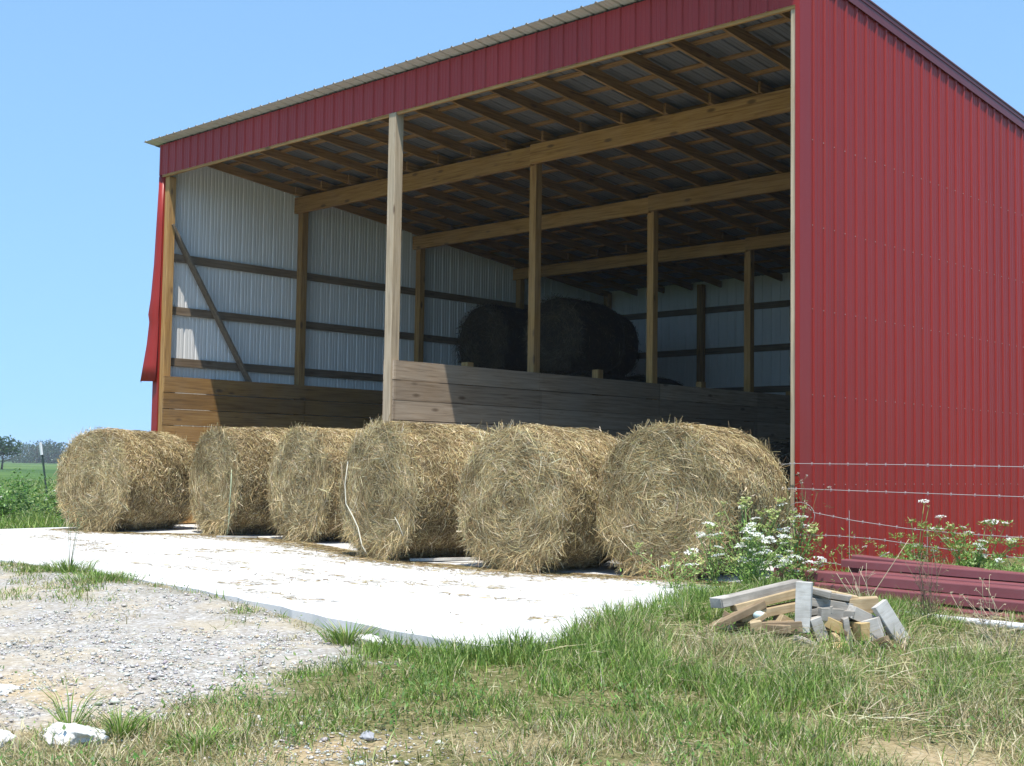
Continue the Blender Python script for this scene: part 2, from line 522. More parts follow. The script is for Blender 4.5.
# right and left side walls, back wall, fascia, roof
ribbed('side_wall', (XR, -.02, 0), (0, 1, 0), lambda u: (Z(-.04), Z(roof_z(u) - .02)), (1, 0, 0), 12.14, RED, WHITE, BARN, screws=(.25, .95, 1.9, 2.82, 3.72, 4.65))
ribbed('side_wall', (XL, 0.0, 0), (0, 1, 0), lambda u: (Z(-.04), Z(roof_z(u) - .02)), (-1, 0, 0), 12.12, RED, WHITE, BARN)
ribbed('back_wall', (XL + .01, 12.13, 0), (1, 0, 0), lambda u: (Z(-.04), Z(roof_z(12.13) + .004)), (0, 1, 0), XR - XL - .02, RED, WHITE, BARN)
ribbed('fascia', (XL - .05, -.055, 0), (1, 0, 0), lambda u: (Z(6.065), Z(6.60)), (0, -1, 0), XR - XL + .03, RED, WHITE, BARN)
ribbed('roof', (XL - .27, 0, 0), (1, 0, 0), lambda u: ((0, -.02, roof_z(-.02)), (0, 12.3, roof_z(12.3))), (0, 0, 1), XR - XL + .32, ROOF_SHADED, ROOF_SHADED, BARN)
ROOF_LIT = paint('roof_sheet_lit', (.42, .40, .35), (.50, .48, .43), .5, .4)  # lighter copy of the roof metal, painting in the brighter overhang light
ribbed('eave_edge', (XL - .27, 0, .004), (1, 0, 0), lambda u: ((0, -.25, roof_z(-.25)), (0, .0, roof_z(.0))), (0, 0, 1), XR - XL + .32, ROOF_LIT, ROOF_LIT, BARN)
# rake trim on the right wall, corner trims, fascia end
sl = math.hypot(1, .1)
def rake(x0, x1, dz0, dz1, m):
    ya, yb = -.24, 12.3
    m.hexa([(x0, ya, roof_z(ya) + dz0), (x1, ya, roof_z(ya) + dz0), (x1, yb, roof_z(yb) + dz0), (x0, yb, roof_z(yb) + dz0),
            (x0, ya, roof_z(ya) + dz1), (x1, ya, roof_z(ya) + dz1), (x1, yb, roof_z(yb) + dz1), (x0, yb, roof_z(yb) + dz1)])
    return m
m = MB(); rake(XR + .0215, XR + .034, -.16, .02, m); rake(XR + .035, XR + .042, -.05, .026, m); m.build('rake_trim', REDTRIM, BARN)
m = MB(); m.box(XR + .021, XR + .026, -.065, .16, -.04, 6.44); m.box(XR - .03, XR + .0205, -.066, -.061, -.04, 6.44); m.build('corner_trim', RED, BARN)
m = MB()   # left corner: straight trim with a torn sheet bulging outwards below
m.box(XL - .10, XL + .078, -.026, -.004, -.04, 6.05)
m.build('corner_trim', RED, BARN)
m = MB()
zs = [6.07, 5.2, 4.5, 3.9, 3.62, 3.5, 3.1, 2.75, 2.46]
wd = [.06, .10, .15, .19, .22, .24, .30, .36, .42]
out = [.0, .02, .03, .06, .09, .06, .08, .12, .15]
for z, w, o in zip(zs, wd, out):
    m.v += [(XL + .075, -.032 - o * .3, z), (XL - .02 - w * .45, -.05 - o, z + .006), (XL - .02 - w * .7, -.04 - o * .6, z), (XL - .02 - w, -.02 - o * .2, z - .01)]
for i in range(len(zs) - 1):
    for k in range(3):
        a = i * 4 + k; m.f.append((a, a + 4, a + 5, a + 1)); m.m.append(0)
lo = m.build('loose_sheet', RED, BARN); tag(lo, 'loose red sheet bulging off the left corner')
sm = lo.modifiers.new('thickness', 'SOLIDIFY'); sm.thickness = .004; lo.data.polygons.foreach_set('use_smooth', [True] * len(lo.data.polygons))

# posts
def post(x, y, z1, mat, w=.14, z0=0, name='post'):
    return MB().box(x - w / 2, x + w / 2, y - w / 2, y + w / 2, z0, z1).build(name, mat, BARN, bevel=.004)
LY = (2.94, 5.95, 8.95)
post(-6.03, .07, 6.03, W_Z)
post(0, .012, 6.062, G_Z, .15)
post(6.512, .012, 6.42, G_Z, .088)
BD = (.30, .27, .24)
for i, y in enumerate(LY):
    bt = roof_z(y - .08) - .195 - BD[i]
    post(-6.03, y, bt + .22, W_Z); post(6.49, y, bt + .22, W_Z)
    post(0, y, bt + .22, W_Z, .14)
for x in (-6.03, -3.3, 0, 3.2, 6.4): post(x, 12.0, roof_z(12) - .1, W_Z)
for y, h in ((1.5, 2.62), (4.5, 2.70), (7.4, 2.66), (10.4, 2.64)): post(0, y, h, W_Z, .13)
# header behind the fascia, beams on the interior posts
MB().box(-6.12, 6.54, -.045, -.005, 6.03, 6.33).build('header', W_X, BARN)
for i, y in enumerate(LY):
    bt = roof_z(y - .08) - .195
    for x0, x1, dy, dz in ((-6.12, .02, 0.0, -.012), (.021, 6.53, -.018, .012)):
        MB().box(x0, x1, y - .155 + dy, y - .075 + dy, bt - BD[i] + dz, bt + dz).build('beam', W_X, BARN, bevel=.005)
# purlins and rafters
y = .02
while y < 12.2:
    zt = roof_z(y + .045) - .004
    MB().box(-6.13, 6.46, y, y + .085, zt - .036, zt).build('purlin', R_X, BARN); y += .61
k = 0
xs = [-6.05 + .79 * i for i in range(16)] + [6.28]
edges = [0.0, LY[0] - .1, LY[1] - .1, LY[2] - .1, 12.08]
for j in range(4):
    for x in xs:
        xo = x + (.045 if j % 2 else 0) + random.uniform(-.012, .012)
        ya, yb = edges[j] - (.0 if j == 0 else .14), edges[j + 1] + (.14 if j < 3 else 0)
        za, zb = roof_z(ya) - .042, roof_z(yb) - .042
        h = .145
        MB().hexa([(xo, ya, za - h), (xo + .04, ya, za - h), (xo + .04, yb, zb - h), (xo, yb, zb - h),
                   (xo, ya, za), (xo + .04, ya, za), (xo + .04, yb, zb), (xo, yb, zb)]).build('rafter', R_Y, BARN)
# girts
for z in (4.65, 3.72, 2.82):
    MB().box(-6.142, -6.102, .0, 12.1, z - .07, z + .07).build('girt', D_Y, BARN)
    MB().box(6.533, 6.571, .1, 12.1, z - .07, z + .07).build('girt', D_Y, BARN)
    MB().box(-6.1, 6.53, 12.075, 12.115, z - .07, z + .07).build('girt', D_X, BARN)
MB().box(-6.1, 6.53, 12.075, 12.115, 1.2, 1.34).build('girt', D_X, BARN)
# brace on the left wall
MB().bar((-5.99, .08, 5.2), (-5.985, 1.86, 2.42), .04, .14, (1, 0, 0)).build('brace', wood('brace_wood', 2, (.10, .075, .05), (.18, .14, .095), (.25, .20, .14)), BARN)
# board walls: planks with narrow open joints
def boards(name, x0, x1, y0, y1, mat):
    m = MB(); z = .02; first = True
    cuts = [y0, y0 + 3.0, y0 + 6.05, y0 + 9.0, y1]
    while z < 2.4:
        h = .2755
        for a, b in zip(cuts[:-1], cuts[1:]):
            e = random.uniform(0, .004)
            e2 = random.uniform(.001, .005); m.box(x0 + e, x1 + e, a + e2, b - .002, z + random.uniform(0, .004), z + h - random.uniform(0, .005))
        z += .282
    return m.build(name, mat, BARN)
W_B = wood('board_wall_wood', 1, *TREAT, .2, True)
boards('board_wall', -5.955, -5.917, -.01, 12.0, W_B)
boards('partition_wall', .078, .116, -.04, 12.0, G_Y)
boards('partition_wall', -.118, -.08, -.04, 12.0, G_Y)

# ------------------------------------------------------------------ hay bales
HAYPAL = [(.48, .372, .187), (.345, .25, .11), (.59, .48, .275), (.215, .142, .06), (.365, .305, .142), (.69, .595, .40)]
HAYW = [29, 27, 21, 17, 7, 9]
def bale_mesh(R, L, n_face, n_side, seed, wide=1.0, shag=1.0, shade_mul=1.0):
    r = np.random.default_rng(seed)
    # local: axis along +Y, face at y=0, centre at z=0
    ph = r.uniform(0, 6.28, 8)
    def lump(t, y):
        return (.018 * np.sin(2 * t + ph[0]) + .012 * np.sin(3 * t + ph[1] + y * 2) + .010 * np.sin(5 * t + ph[2] - y * 3) + .008 * np.sin(9 * t + ph[3] + y * 5)) * R / .76 \
            + .02 * (fbm(t * 5 + 40, y * 5 + seed, seed) - .5) * 2 * .7
    def squash(P):
        z = P[:, 2]; k = sstep(-.55 * R, -R, z)
        P[:, 2] = z + k * .065
        P[:, 0] *= 1 + k * .06
        return P
    prof = [(.0, .02), (.25, .0), (.5, .015), (.75, .0), (.9, .02), (.97, .055), (1.0, .13)]
    ny = 14
    prof = prof + [(1.0, .13 + (L - .26) * i / ny) for i in range(1, ny + 1)] + [(.97, L - .05), (.88, L - .015), (.5, L), (0, L)]
    nt = 72; T = np.arange(nt) / nt * 2 * PI
    V = []
    for rr, yy in prof:
        rad = R * rr * (1 + lump(T, np.full(nt, yy)) * rr)
        yb = yy + (.03 * (fbm(np.cos(T) * rr * 3 + 7, np.sin(T) * rr * 3, seed + 3) - .5) if yy < .1 else 0)
        V.append(np.stack([rad * np.cos(T), np.full(nt, 1.0) * yb, rad * np.sin(T)], 1))
    V = squash(np.concatenate(V))
    i = np.arange(len(prof) * nt).reshape(len(prof), nt)
    q = np.stack([i[:-1], i[1:], np.roll(i, -1, 1)[1:], np.roll(i, -1, 1)[:-1]], -1).reshape(-1, 4)
    parts = [(V, q, None, np.array([[.17, .12, .055]]) * r.uniform(.75, 1.2, (len(V), 1)))]
    global rng
    # strands on the end face: coils around the axis, looser outwards
    for yy, sgn, nf in ((0.0, -1, n_face), (L, 1, n_face // 6)):
        rr = R * np.sqrt(r.uniform(.0004, 1.0, nf)); t = r.uniform(0, 2 * PI, nf)
        base = np.stack([rr * np.cos(t), np.full(nf, yy), rr * np.sin(t)], 1)
        a = r.normal(0, .5, nf) + np.where(r.random(nf) < .3, r.normal(0, 1.4, nf), 0)
        tang = np.stack([-np.sin(t + a), np.zeros(nf), np.cos(t + a)], 1) * np.where(r.random(nf) < .5, 1, -1)[:, None]
        tang[:, 1] += sgn * np.abs(r.normal(0, .10, nf)) * shag
        tang[:, 2] -= .18 * r.random(nf)
        D = unit(tang)
        W = unit(np.cross(D, np.stack([r.normal(0, .5, nf), np.full(nf, 1.0), r.normal(0, .5, nf)], 1)))
        B = -base * np.array([1, 0, 1]) * .35 / R + r.normal(0, .12, (nf, 3)); B[:, 1] += -sgn * .05
        Ln = r.uniform(.07, .30, nf) * np.clip(.45 + rr / R, .4, 1)
        base[:, 1] += sgn * r.uniform(-.004, .034, nf) * shag
        base -= D * Ln[:, None] * .5
        # pull back strands that leave the disc
        rad = np.hypot(base[:, 0] + D[:, 0] * Ln, base[:, 2] + D[:, 2] * Ln)
        keep = rad < R * 1.035
        base, D, W, B, Ln = base[keep], D[keep], W[keep], B[keep], Ln[keep]
        v, q1, t1 = blades(base, D, W, B, Ln, np.clip(r.lognormal(-5.45, .36, len(base)), .0025, .009) * wide)
        parts.append((squash(v), q1, t1, rcol(len(base), HAYPAL, HAYW, .16, 5)))
    ns = n_side
    t = r.uniform(0, 2 * PI, ns); yy = r.uniform(.01, L - .01, ns)
    rad = R * (1 + lump(t, yy)) - np.where((yy < .1) | (yy > L - .1), .03, 0)
    rn = np.stack([np.cos(t), np.zeros(ns), np.sin(t)], 1); tg = np.stack([-np.sin(t), np.zeros(ns), np.cos(t)], 1); ax = np.array([[0, 1.0, 0]])
    base = rn * rad[:, None] + ax * yy[:, None] + rn * r.uniform(-.01, .03, ns)[:, None] * shag
    a = r.normal(0, .75, ns) + np.where(r.random(ns) < .4, r.normal(0, 1.2, ns), 0)
    D = unit(tg * np.cos(a)[:, None] * np.where(r.random(ns) < .5, 1, -1)[:, None] + ax * np.sin(a)[:, None] + rn * np.abs(r.normal(.0, .10, ns))[:, None] * shag)
    W = unit(np.cross(D, rn + r.normal(0, .5, (ns, 3))))
    Ln = r.uniform(.035, .15, ns)
    v, q1, t1 = blades(base, D, W, -rn * .35 + r.normal(0, .12, (ns, 3)), Ln, np.clip(r.lognormal(-5.45, .36, ns), .0025, .009) * wide)
    keep = np.repeat(v.reshape(-1, 5, 3)[:, :, 1].min(1) > -.06, 5)
    parts.append((squash(v), q1, t1, rcol(ns, HAYPAL, HAYW, .16, 5)))
    # wisps standing off the top edge and hanging from the rim of the face
    nw = int(170 * shag)
    t = np.where(r.random(nw) < .5, r.normal(PI / 2, .5, nw), r.uniform(0, 2 * PI, nw)); yy = np.where(r.random(nw) < .5, r.uniform(0, .12, nw), r.uniform(0, L, nw))
    rn = np.stack([np.cos(t), np.zeros(nw), np.sin(t)], 1); tg = np.stack([-np.sin(t), np.zeros(nw), np.cos(t)], 1)
    D = unit(rn * r.uniform(.2, .8, nw)[:, None] + tg * r.normal(0, .9, nw)[:, None] + np.array([[0, 1.0, 0]]) * r.normal(-.2, .5, nw)[:, None])
    base = rn * R * .99 + np.array([[0, 1.0, 0]]) * yy[:, None]
    v, q1, t1 = blades(base, D, unit(np.cross(D, rn + r.normal(0, .6, (nw, 3)))), np.tile([[0, 0, -.45]], (nw, 1)) + r.normal(0, .15, (nw, 3)), r.uniform(.05, .17, nw), r.uniform(.003, .006, nw) * wide)
    v[:, 2] = np.maximum(v[:, 2], -R + .05)
    parts.append((v, q1, t1, rcol(nw, HAYPAL, HAYW, .16, 5)))
    # loose hay hanging round the foot of the bale
    nw = int(1500 * shag); t = r.normal(-PI / 2, .62, nw); yy = np.where(r.random(nw) < .6, r.uniform(-.05, .06, nw), r.uniform(0, L, nw))
    rk = np.where(yy < .07, r.uniform(.72, 1.02, nw), 1.0)
    base = np.stack([np.cos(t) * R * rk, yy, np.sin(t) * R * rk + .06], 1)
    D = unit(np.stack([np.cos(t) * .4 + r.normal(0, .6, nw), -np.abs(r.normal(.25, .3, nw)) * (yy < .07) + r.normal(0, .2, nw), -np.abs(r.normal(.6, .5, nw))], 1))
    v, q1, t1 = blades(base, D, unit(np.cross(D, r.normal(0, 1, (nw, 3)))), np.tile([[0, -.1, -.3]], (nw, 1)), r.uniform(.08, .24, nw), r.uniform(.0028, .006, nw) * wide)
    v[:, 2] = np.maximum(v[:, 2], -R + .064)
    parts.append((v, q1, t1, rcol(nw, HAYPAL, HAYW, .16, 5)))
    V, q, t, c = cat_meshes(parts)
    c = np.array(c)
    pat = fbm(V[:, 0] * 4 + 20 + seed, V[:, 2] * 4 + V[:, 1] * 3 + 30, seed + 9)
    c *= shade_mul
    c *= (.72 + .5 * sstep(.3, .7, pat))[:, None] * np.stack([np.ones(len(V)), .97 + .05 * pat, .86 + .22 * pat], 1)
    V[:, 2] = np.maximum(V[:, 2] + R - .06, .004)
    return mesh_np('hay_bale', V, q, t, c, [HAY])

BG = 'round hay bales in front of the barn'
FRONT = [
    (-4.74, -1.90, .22, .80, 1.52, 'leftmost round hay bale in the front row, standing a little apart with its side showing'),
    (-3.00, -.85, -.12, .825, 1.34, 'second round hay bale from the left, pale green twine hanging down its face'),
    (-.97, -.80, -.10, .825, 1.36, 'third round hay bale from the left, half hidden behind the one with loose twine'),
    (2.27, -2.10, -.12, .815, 1.36, 'round hay bale before the weathered middle post, loose pale twine on its face'),
    (4.37, -2.05, .04, .775, 1.36, 'shaggy round hay bale second from the right, between the twine bale and the rightmost bale'),
    (5.86, -1.45, .12, .79, 1.36, 'rightmost round hay bale of the front row, its coil clearest, beside the white flowers'),
]
BALES = []
for i, (x, y, rz, R, L, lab) in enumerate(FRONT):
    o = link('hay_bale', bale_mesh(R, L, 21000, 26000, 100 + i, 1.0 if i > 2 else 1.2, 1.0 + .25 * (i == 4)), None, (x, y, 0))
    o.rotation_euler = (0, 0, rz); tag(o, lab, 'hay bale', BG); BALES.append(o)
TWINE = flat('baling_twine', (.52, .50, .40), .7)
TWG = flat('green_twine', (.40, .47, .30), .7)
def twine(parent, pts, mat, r=.006):
    MB().tube(pts, r, 5).build('twine', mat, parent, smooth=True)
twine(BALES[1], [(.60, -.035, .98), (.62, -.05, .7), (.60, -.055, .45), (.585, -.05, .2), (.56, -.06, .03)], TWG, .008)
twine(BALES[3], [(-.63, -.03, 1.12), (-.66, -.045, .85), (-.62, -.05, .62), (-.45, -.06, .48), (-.33, -.06, .35), (-.22, -.07, .15), (-.10, -.08, .06)], TWINE, .008)
twine(BALES[3], [(.40, -.04, .50), (.5, -.05, .42), (.58, -.045, .3)], TWINE, .005)

# bales stored inside: three mesh variants shared by copies
INM = [bale_mesh(.74, 1.3, 2200, 2200, 300 + i, 1.9, 1.0, .15) for i in range(3)]  # hay colour cut down to paint the dim interior into these bales
BX = (-5.15, -3.67, -2.19, -.86)
def inside(k, x, y, z, lab, g, rz=0):
    o = link('hay_bale', INM[k % 3], None, (x, y, z)); o.rotation_euler = (0, 0, rz); tag(o, lab, 'hay bale', g); return o
SG = 'round hay bales stacked in the dark left bay'
for k, x in enumerate(BX):
    for tier in ((0, 1) if k < 3 else (0,)):
        inside(k + tier, x, 6.35 + .1 * ((k + tier) % 2), 1.46 * tier, 'round hay bale low in the dark stack behind the board partition', SG)
for k, x in enumerate((-3.67, -2.19)):
    for tier in (0, 1, 2)[:3 - k]:
        inside(k + tier + 1, x + .1, 7.95, 1.46 * tier, 'round hay bale in the rear row of the dark stack, lost in shadow', SG)
inside(0, -4.75, 6.5, 2.92, 'shadowed round hay bale lying on top of the dark stack, nearest the left wall', SG)
inside(1, -2.45, 6.1, 2.86, 'shadowed round hay bale on the dark stack just right of the nearest inner post', SG)
inside(1, 5.30, 1.05, 0, 'dark round hay bale inside the barn just behind the rightmost front bale', 'round hay bales stored in the right bay', .05)

# ------------------------------------------------------------------ straw litter on the pad
def litter():
    n = 17000
    x = rng.uniform(-5.6, 7.6, n * 3); y = -2.0 - rng.gamma(1.2, .35, n * 3)
    near = rng.random(n * 3) < .30
    far = ~near
    y[far] = rng.uniform(-5.6, .6, far.sum())
    yl = np.interp(x, [-5.6, -4, -3, -1, 1, 2.5, 4.3, 6, 7.6], [-1.9, -1.75, -.95, -.9, -1.6, -2.2, -2.1, -1.55, -1.3])
    y[near] = yl[near] + .12 - rng.gamma(1.1, .16, near.sum())
    pat = fbm(x * .8, y * 2.6, 40); keep = near | (rng.random(n * 3) < sstep(.62, .70, pat) * .55)
    keep &= sdpoly(x, y, PAD) < -.05
    x, y = x[keep], y[keep]; n = len(x)
    a = rng.normal(.1, .9, n)
    D = np.stack([np.cos(a), np.sin(a), rng.uniform(0, .12, n)], 1)
    W = unit(np.stack([-np.sin(a), np.cos(a), rng.normal(0, .5, n)], 1))
    P = np.stack([x, y, np.full(n, .006)], 1)
    v, q, t = blades(P, D, W, np.tile([[0, 0, -.1]], (n, 1)), rng.uniform(.04, .17, n), rng.uniform(.005, .011, n))
    v[:, 2] = np.maximum(v[:, 2], .004)
    o = link('straw_litter', mesh_np('straw_litter', v, q, t, rcol(n, HAYPAL, [20, 34, 10, 26, 12, 4], .15, 5) * .72, [HAY]))
    tag(o, 'loose straw scattered over the white concrete in front of the bales', 'straw', kind='stuff')
litter()

# ------------------------------------------------------------------ gravel stones
def gravel():
    n = 200000
    ang = rng.uniform(-.62, .62, n) + YAW
    r = 4.6 + 13 * rng.random(n) ** 1.5
    x = CAM[0] + np.sin(ang) * r; y = CAM[1] + np.cos(ang) * r
    g, d, gr = weights(x, y)
    bare = np.exp(-((x - 9.15) ** 2 / .5 + (y + 8.25) ** 2 / .14))
    keep = (rng.random(n) < np.clip(g * (1 - .75 * d) + .5 * bare, 0, 1) * sstep(.3, .55, fbm(x * 1.8, y * 1.8, 31))) & (sdpoly(x, y, PAD) > .03)
    x, y = x[keep], y[keep]; n = len(x)
    s = np.clip(rng.lognormal(-4.92, .48, n), .0035, .03)
    base = np.array([(1, 0, 0), (-.9, .1, 0), (.1, 1, .1), (0, -1, 0), (.1, .1, .75), (0, 0, -.6)])
    tri = np.array([(0, 2, 4), (2, 1, 4), (1, 3, 4), (3, 0, 4), (2, 0, 5), (1, 2, 5), (3, 1, 5), (0, 3, 5)])
    V = base[None] * (1 + rng.normal(0, .3, (n, 6, 3))) + rng.normal(0, .18, (n, 6, 3))
    a = rng.uniform(0, 6.28, n); c, sn = np.cos(a)[:, None], np.sin(a)[:, None]
    V = np.stack([V[:, :, 0] * c - V[:, :, 1] * sn, V[:, :, 0] * sn + V[:, :, 1] * c, V[:, :, 2]], 2) * s[:, None, None] * np.array([1, .8, .6])
    V += np.stack([x, y, ground_z(x, y) + s * .3], 1)[:, None, :]
    T = (np.arange(n)[:, None, None] * 6 + tri[None]).reshape(-1, 3)
    col = rcol(n, [(.47, .455, .42), (.58, .565, .53), (.35, .335, .31), (.48, .40, .29)], [40, 30, 18, 12], .1, 6)
    o = link('gravel', mesh_np('gravel', V.reshape(-1, 3), None, T, col, [STONE]))
    tag(o, 'pale crushed limestone gravel between the grass and the concrete pad', 'gravel', kind='stuff')
gravel()

# ------------------------------------------------------------------ grass
GREEN = [(.125, .225, .03), (.19, .30, .05), (.30, .37, .10), (.07, .135, .02)]
DRY = [(.48, .42, .24), (.38, .32, .16), (.57, .52, .34), (.28, .24, .11)]
def grass_field(name, x, y, h, dryf, wid, lean=.45, label=None, cat='grass'):
    n = len(x)
    a = rng.uniform(0, 6.28, n)
    dry = rng.random(n) < dryf
    ln = np.abs(rng.normal(0, lean, n)) + np.where(dry, np.abs(rng.normal(.25, .5, n)), 0)
    D = unit(np.stack([np.cos(a) * ln, np.sin(a) * ln, np.ones(n)], 1))
    b = a + rng.normal(0, .7, n)
    W = np.stack([-np.sin(b), np.cos(b), np.zeros(n)], 1)
    B = np.stack([np.cos(a) * .6, np.sin(a) * .6, -np.abs(rng.normal(.25, .25, n))], 1) * rng.uniform(.2, 1.0, (n, 1))
    z = ground_z(x, y)
    v, q, t = blades(np.stack([x, y, z - .01], 1), D, W, B, h, wid)
    v[:, 2] = np.maximum(v[:, 2], np.repeat(z, 5) - .012)
    cg = rcol(n, GREEN, [35, 30, 22, 13], .16); cd = rcol(n, DRY, [34, 30, 18, 18], .15)
    col = np.repeat(np.where(dry[:, None], cd, cg), 5, 0)
    return v, q, t, col

def near_grass():
    parts = []
    n = 760000
    ang = rng.uniform(-.66, .72, n) + YAW
    r = 4.2 + 11.5 * rng.random(n) ** 1.25
    x = CAM[0] + np.sin(ang) * r; y = CAM[1] + np.cos(ang) * r
    g, d, gr = weights(x, y)
    gr = gr * (1 - .86 * np.exp(-(((x - 8.93) * .72 + (y + 3.84) * .69) / .85) ** 4 - (((y + 3.84) * .72 - (x - 8.93) * .69 + .1) / .55) ** 4))
    clump = fbm(x * 3.2, y * 3.2, 60); big = fbm(x * .8, y * .8, 77)
    p = gr * (.16 + 1.0 * sstep(.36, .62, clump)) * (.68 + .32 * sstep(-8.2, -6.3, y)) * np.clip(r / 11, .45, 1)
    keep = (rng.random(n) < p) & ~((x < 6.6) & (y > -.1)) & ~((x > 6.3) & (x < 6.6) & (y > -.3))
    x, y, g, gr, clump, big, r = (k[keep] for k in (x, y, g, gr, clump, big, r))
    n = len(x)
    tall = sstep(-7.3, -4.6, y) * sstep(6.6, 7.4, x)
    edge = np.exp(-(sdpoly(x, y, PAD) / .45) ** 2) * sstep(6.8, 7.6, x)
    h = (.045 + .085 * clump + .085 * tall * (.2 + 1.3 * clump) + .10 * edge * clump) * rng.uniform(.55, 1.3, n)
    h = np.where(g > .5, h * .75, h)
    dryf = np.clip(.16 + .17 * (1 - sstep(-8.2, -6.9, y)) + .5 * sstep(.5, .7, big) * (1 - .3 * edge) + .15 * sstep(9.6, 11.5, x) + .12 * tall * sstep(8, 9.5, x) - .25 * edge + .25 * (g > .5), .05, .85)
    parts.append(grass_field('grass', x, y, h, dryf, rng.uniform(.003, .0068, n) * (.6 + r / 13)))
    # long flopped hay-like grass around the scrap pile
    n = 15000
    x = rng.uniform(7.0, 12.5, n); y = rng.uniform(-6.2, -1.4, n)
    k = (rng.random(n) < sstep(.42, .66, fbm(x * 1.5, y * 1.5, 91))) & (sdpoly(x, y, PAD) > .1)
    x, y = x[k], y[k]; n = len(x)
    a = rng.normal(.55, 1.0, n); ln = rng.uniform(.05, .5, n)
    D = unit(np.stack([np.cos(a), np.sin(a), ln], 1)); W = unit(np.stack([-np.sin(a), np.cos(a), rng.normal(0, .5, n)], 1))
    v, q, t = blades(np.stack([x, y, ground_z(x, y) + rng.uniform(.0, .09, n)], 1), D, W, np.tile([[0, 0, -.4]], (n, 1)) + rng.normal(0, .2, (n, 3)), rng.uniform(.12, .42, n), rng.uniform(.003, .006, n))
    v[:, 2] = np.maximum(v[:, 2], np.repeat(ground_z(x, y), 5))
    parts.append((v, q, t, rcol(n, DRY + [(.25, .28, .10)], [30, 28, 18, 12, 14], .15, 5)))
    # thatch: short dead bits lying flat between the blades
    n = 50000
    ang = rng.uniform(-.64, .7, n) + YAW; r = 4.4 + 8 * rng.random(n) ** 1.2
    x = CAM[0] + np.sin(ang) * r; y = CAM[1] + np.cos(ang) * r
    g, d, gr = weights(x, y)
    k = (rng.random(n) < (.75 - .6 * g)) & (sdpoly(x, y, PAD) > .03)
    x, y = x[k], y[k]; n = len(x); a = rng.uniform(0, 6.28, n); zz = ground_z(x, y)
    D = unit(np.stack([np.cos(a), np.sin(a), rng.uniform(-.05, .3, n)], 1)); W = unit(np.stack([-np.sin(a), np.cos(a), rng.normal(0, .4, n)], 1))
    v, q, t = blades(np.stack([x, y, zz + rng.uniform(.002, .02, n)], 1), D, W, np.tile([[0, 0, -.25]], (n, 1)), rng.uniform(.03, .12, n), rng.uniform(.0025, .005, n))
    v[:, 2] = np.maximum(v[:, 2], np.repeat(zz, 5) + .001)
    parts.append((v, q, t, rcol(n, DRY + [(.20, .21, .08)], [30, 30, 14, 20, 10], .16, 5)))
    # small broad-leaved weeds low in the grass
    n = 60000
    ang = rng.uniform(-.62, .7, n) + YAW; r = 4.6 + 8 * rng.random(n)
    x = CAM[0] + np.sin(ang) * r; y = CAM[1] + np.cos(ang) * r
    g, d, gr = weights(x, y)
    k = rng.random(n) < gr * sstep(.5, .68, fbm(x * 2.1, y * 2.1, 123))
    x, y = x[k], y[k]; n = len(x)
    a = rng.uniform(0, 6.28, n); D = unit(np.stack([np.cos(a), np.sin(a), rng.uniform(.1, .9, n)], 1))
    W = unit(np.cross(D, np.tile([[0, 0, 1.0]], (n, 1))))
    v, q = leaves(np.stack([x, y, ground_z(x, y) + rng.uniform(0, .09, n)], 1), D, W, rng.uniform(.015, .048, n), rng.uniform(.006, .02, n))
    parts.append((v, q, None, rcol(n, [(.075, .17, .028), (.11, .21, .04), (.18, .26, .075)], [40, 40, 20], .15, 4)))
    V, q, t, c = cat_meshes(parts)
    o = link('grass', mesh_np('grass', V, q, t, c, [LEAF]))
    tag(o, 'rough green and dry grass around the gravel, the pad and the scrap pile', 'grass', kind='stuff')
near_grass()

def far_grass():
    parts = []
    n = 60000
    ang = rng.uniform(-1.40, -1.02, n); r = 20 + 75 * rng.random(n) ** 1.7
    x = CAM[0] + np.sin(ang) * r; y = CAM[1] + np.cos(ang) * r
    k = sdpoly(x, y, PAD) > .15
    k &= ~((x > -6.6) & (y > -.3))
    k &= ~((x > -6) & (y > -8))
    x, y, r = x[k], y[k], r[k]; n = len(x)
    nz = fbm(x * .6, y * .6, 140)
    h = (.16 + .4 * nz * sstep(-6.3, -8, x)) * rng.uniform(.6, 1.25, n)
    parts.append(grass_field('g', x, y, h, np.clip(.08 + .25 * sstep(.5, .7, nz), 0, 1), rng.uniform(.008, .016, n) * (.6 + r / 45), .4))
    V, q, t, c = cat_meshes(parts)
    o = link('field_grass', mesh_np('field_grass', V, q, t, c, [LEAF]))
    tag(o, 'tall green field grass past the left end of the concrete pad', 'grass', kind='stuff')
far_grass()

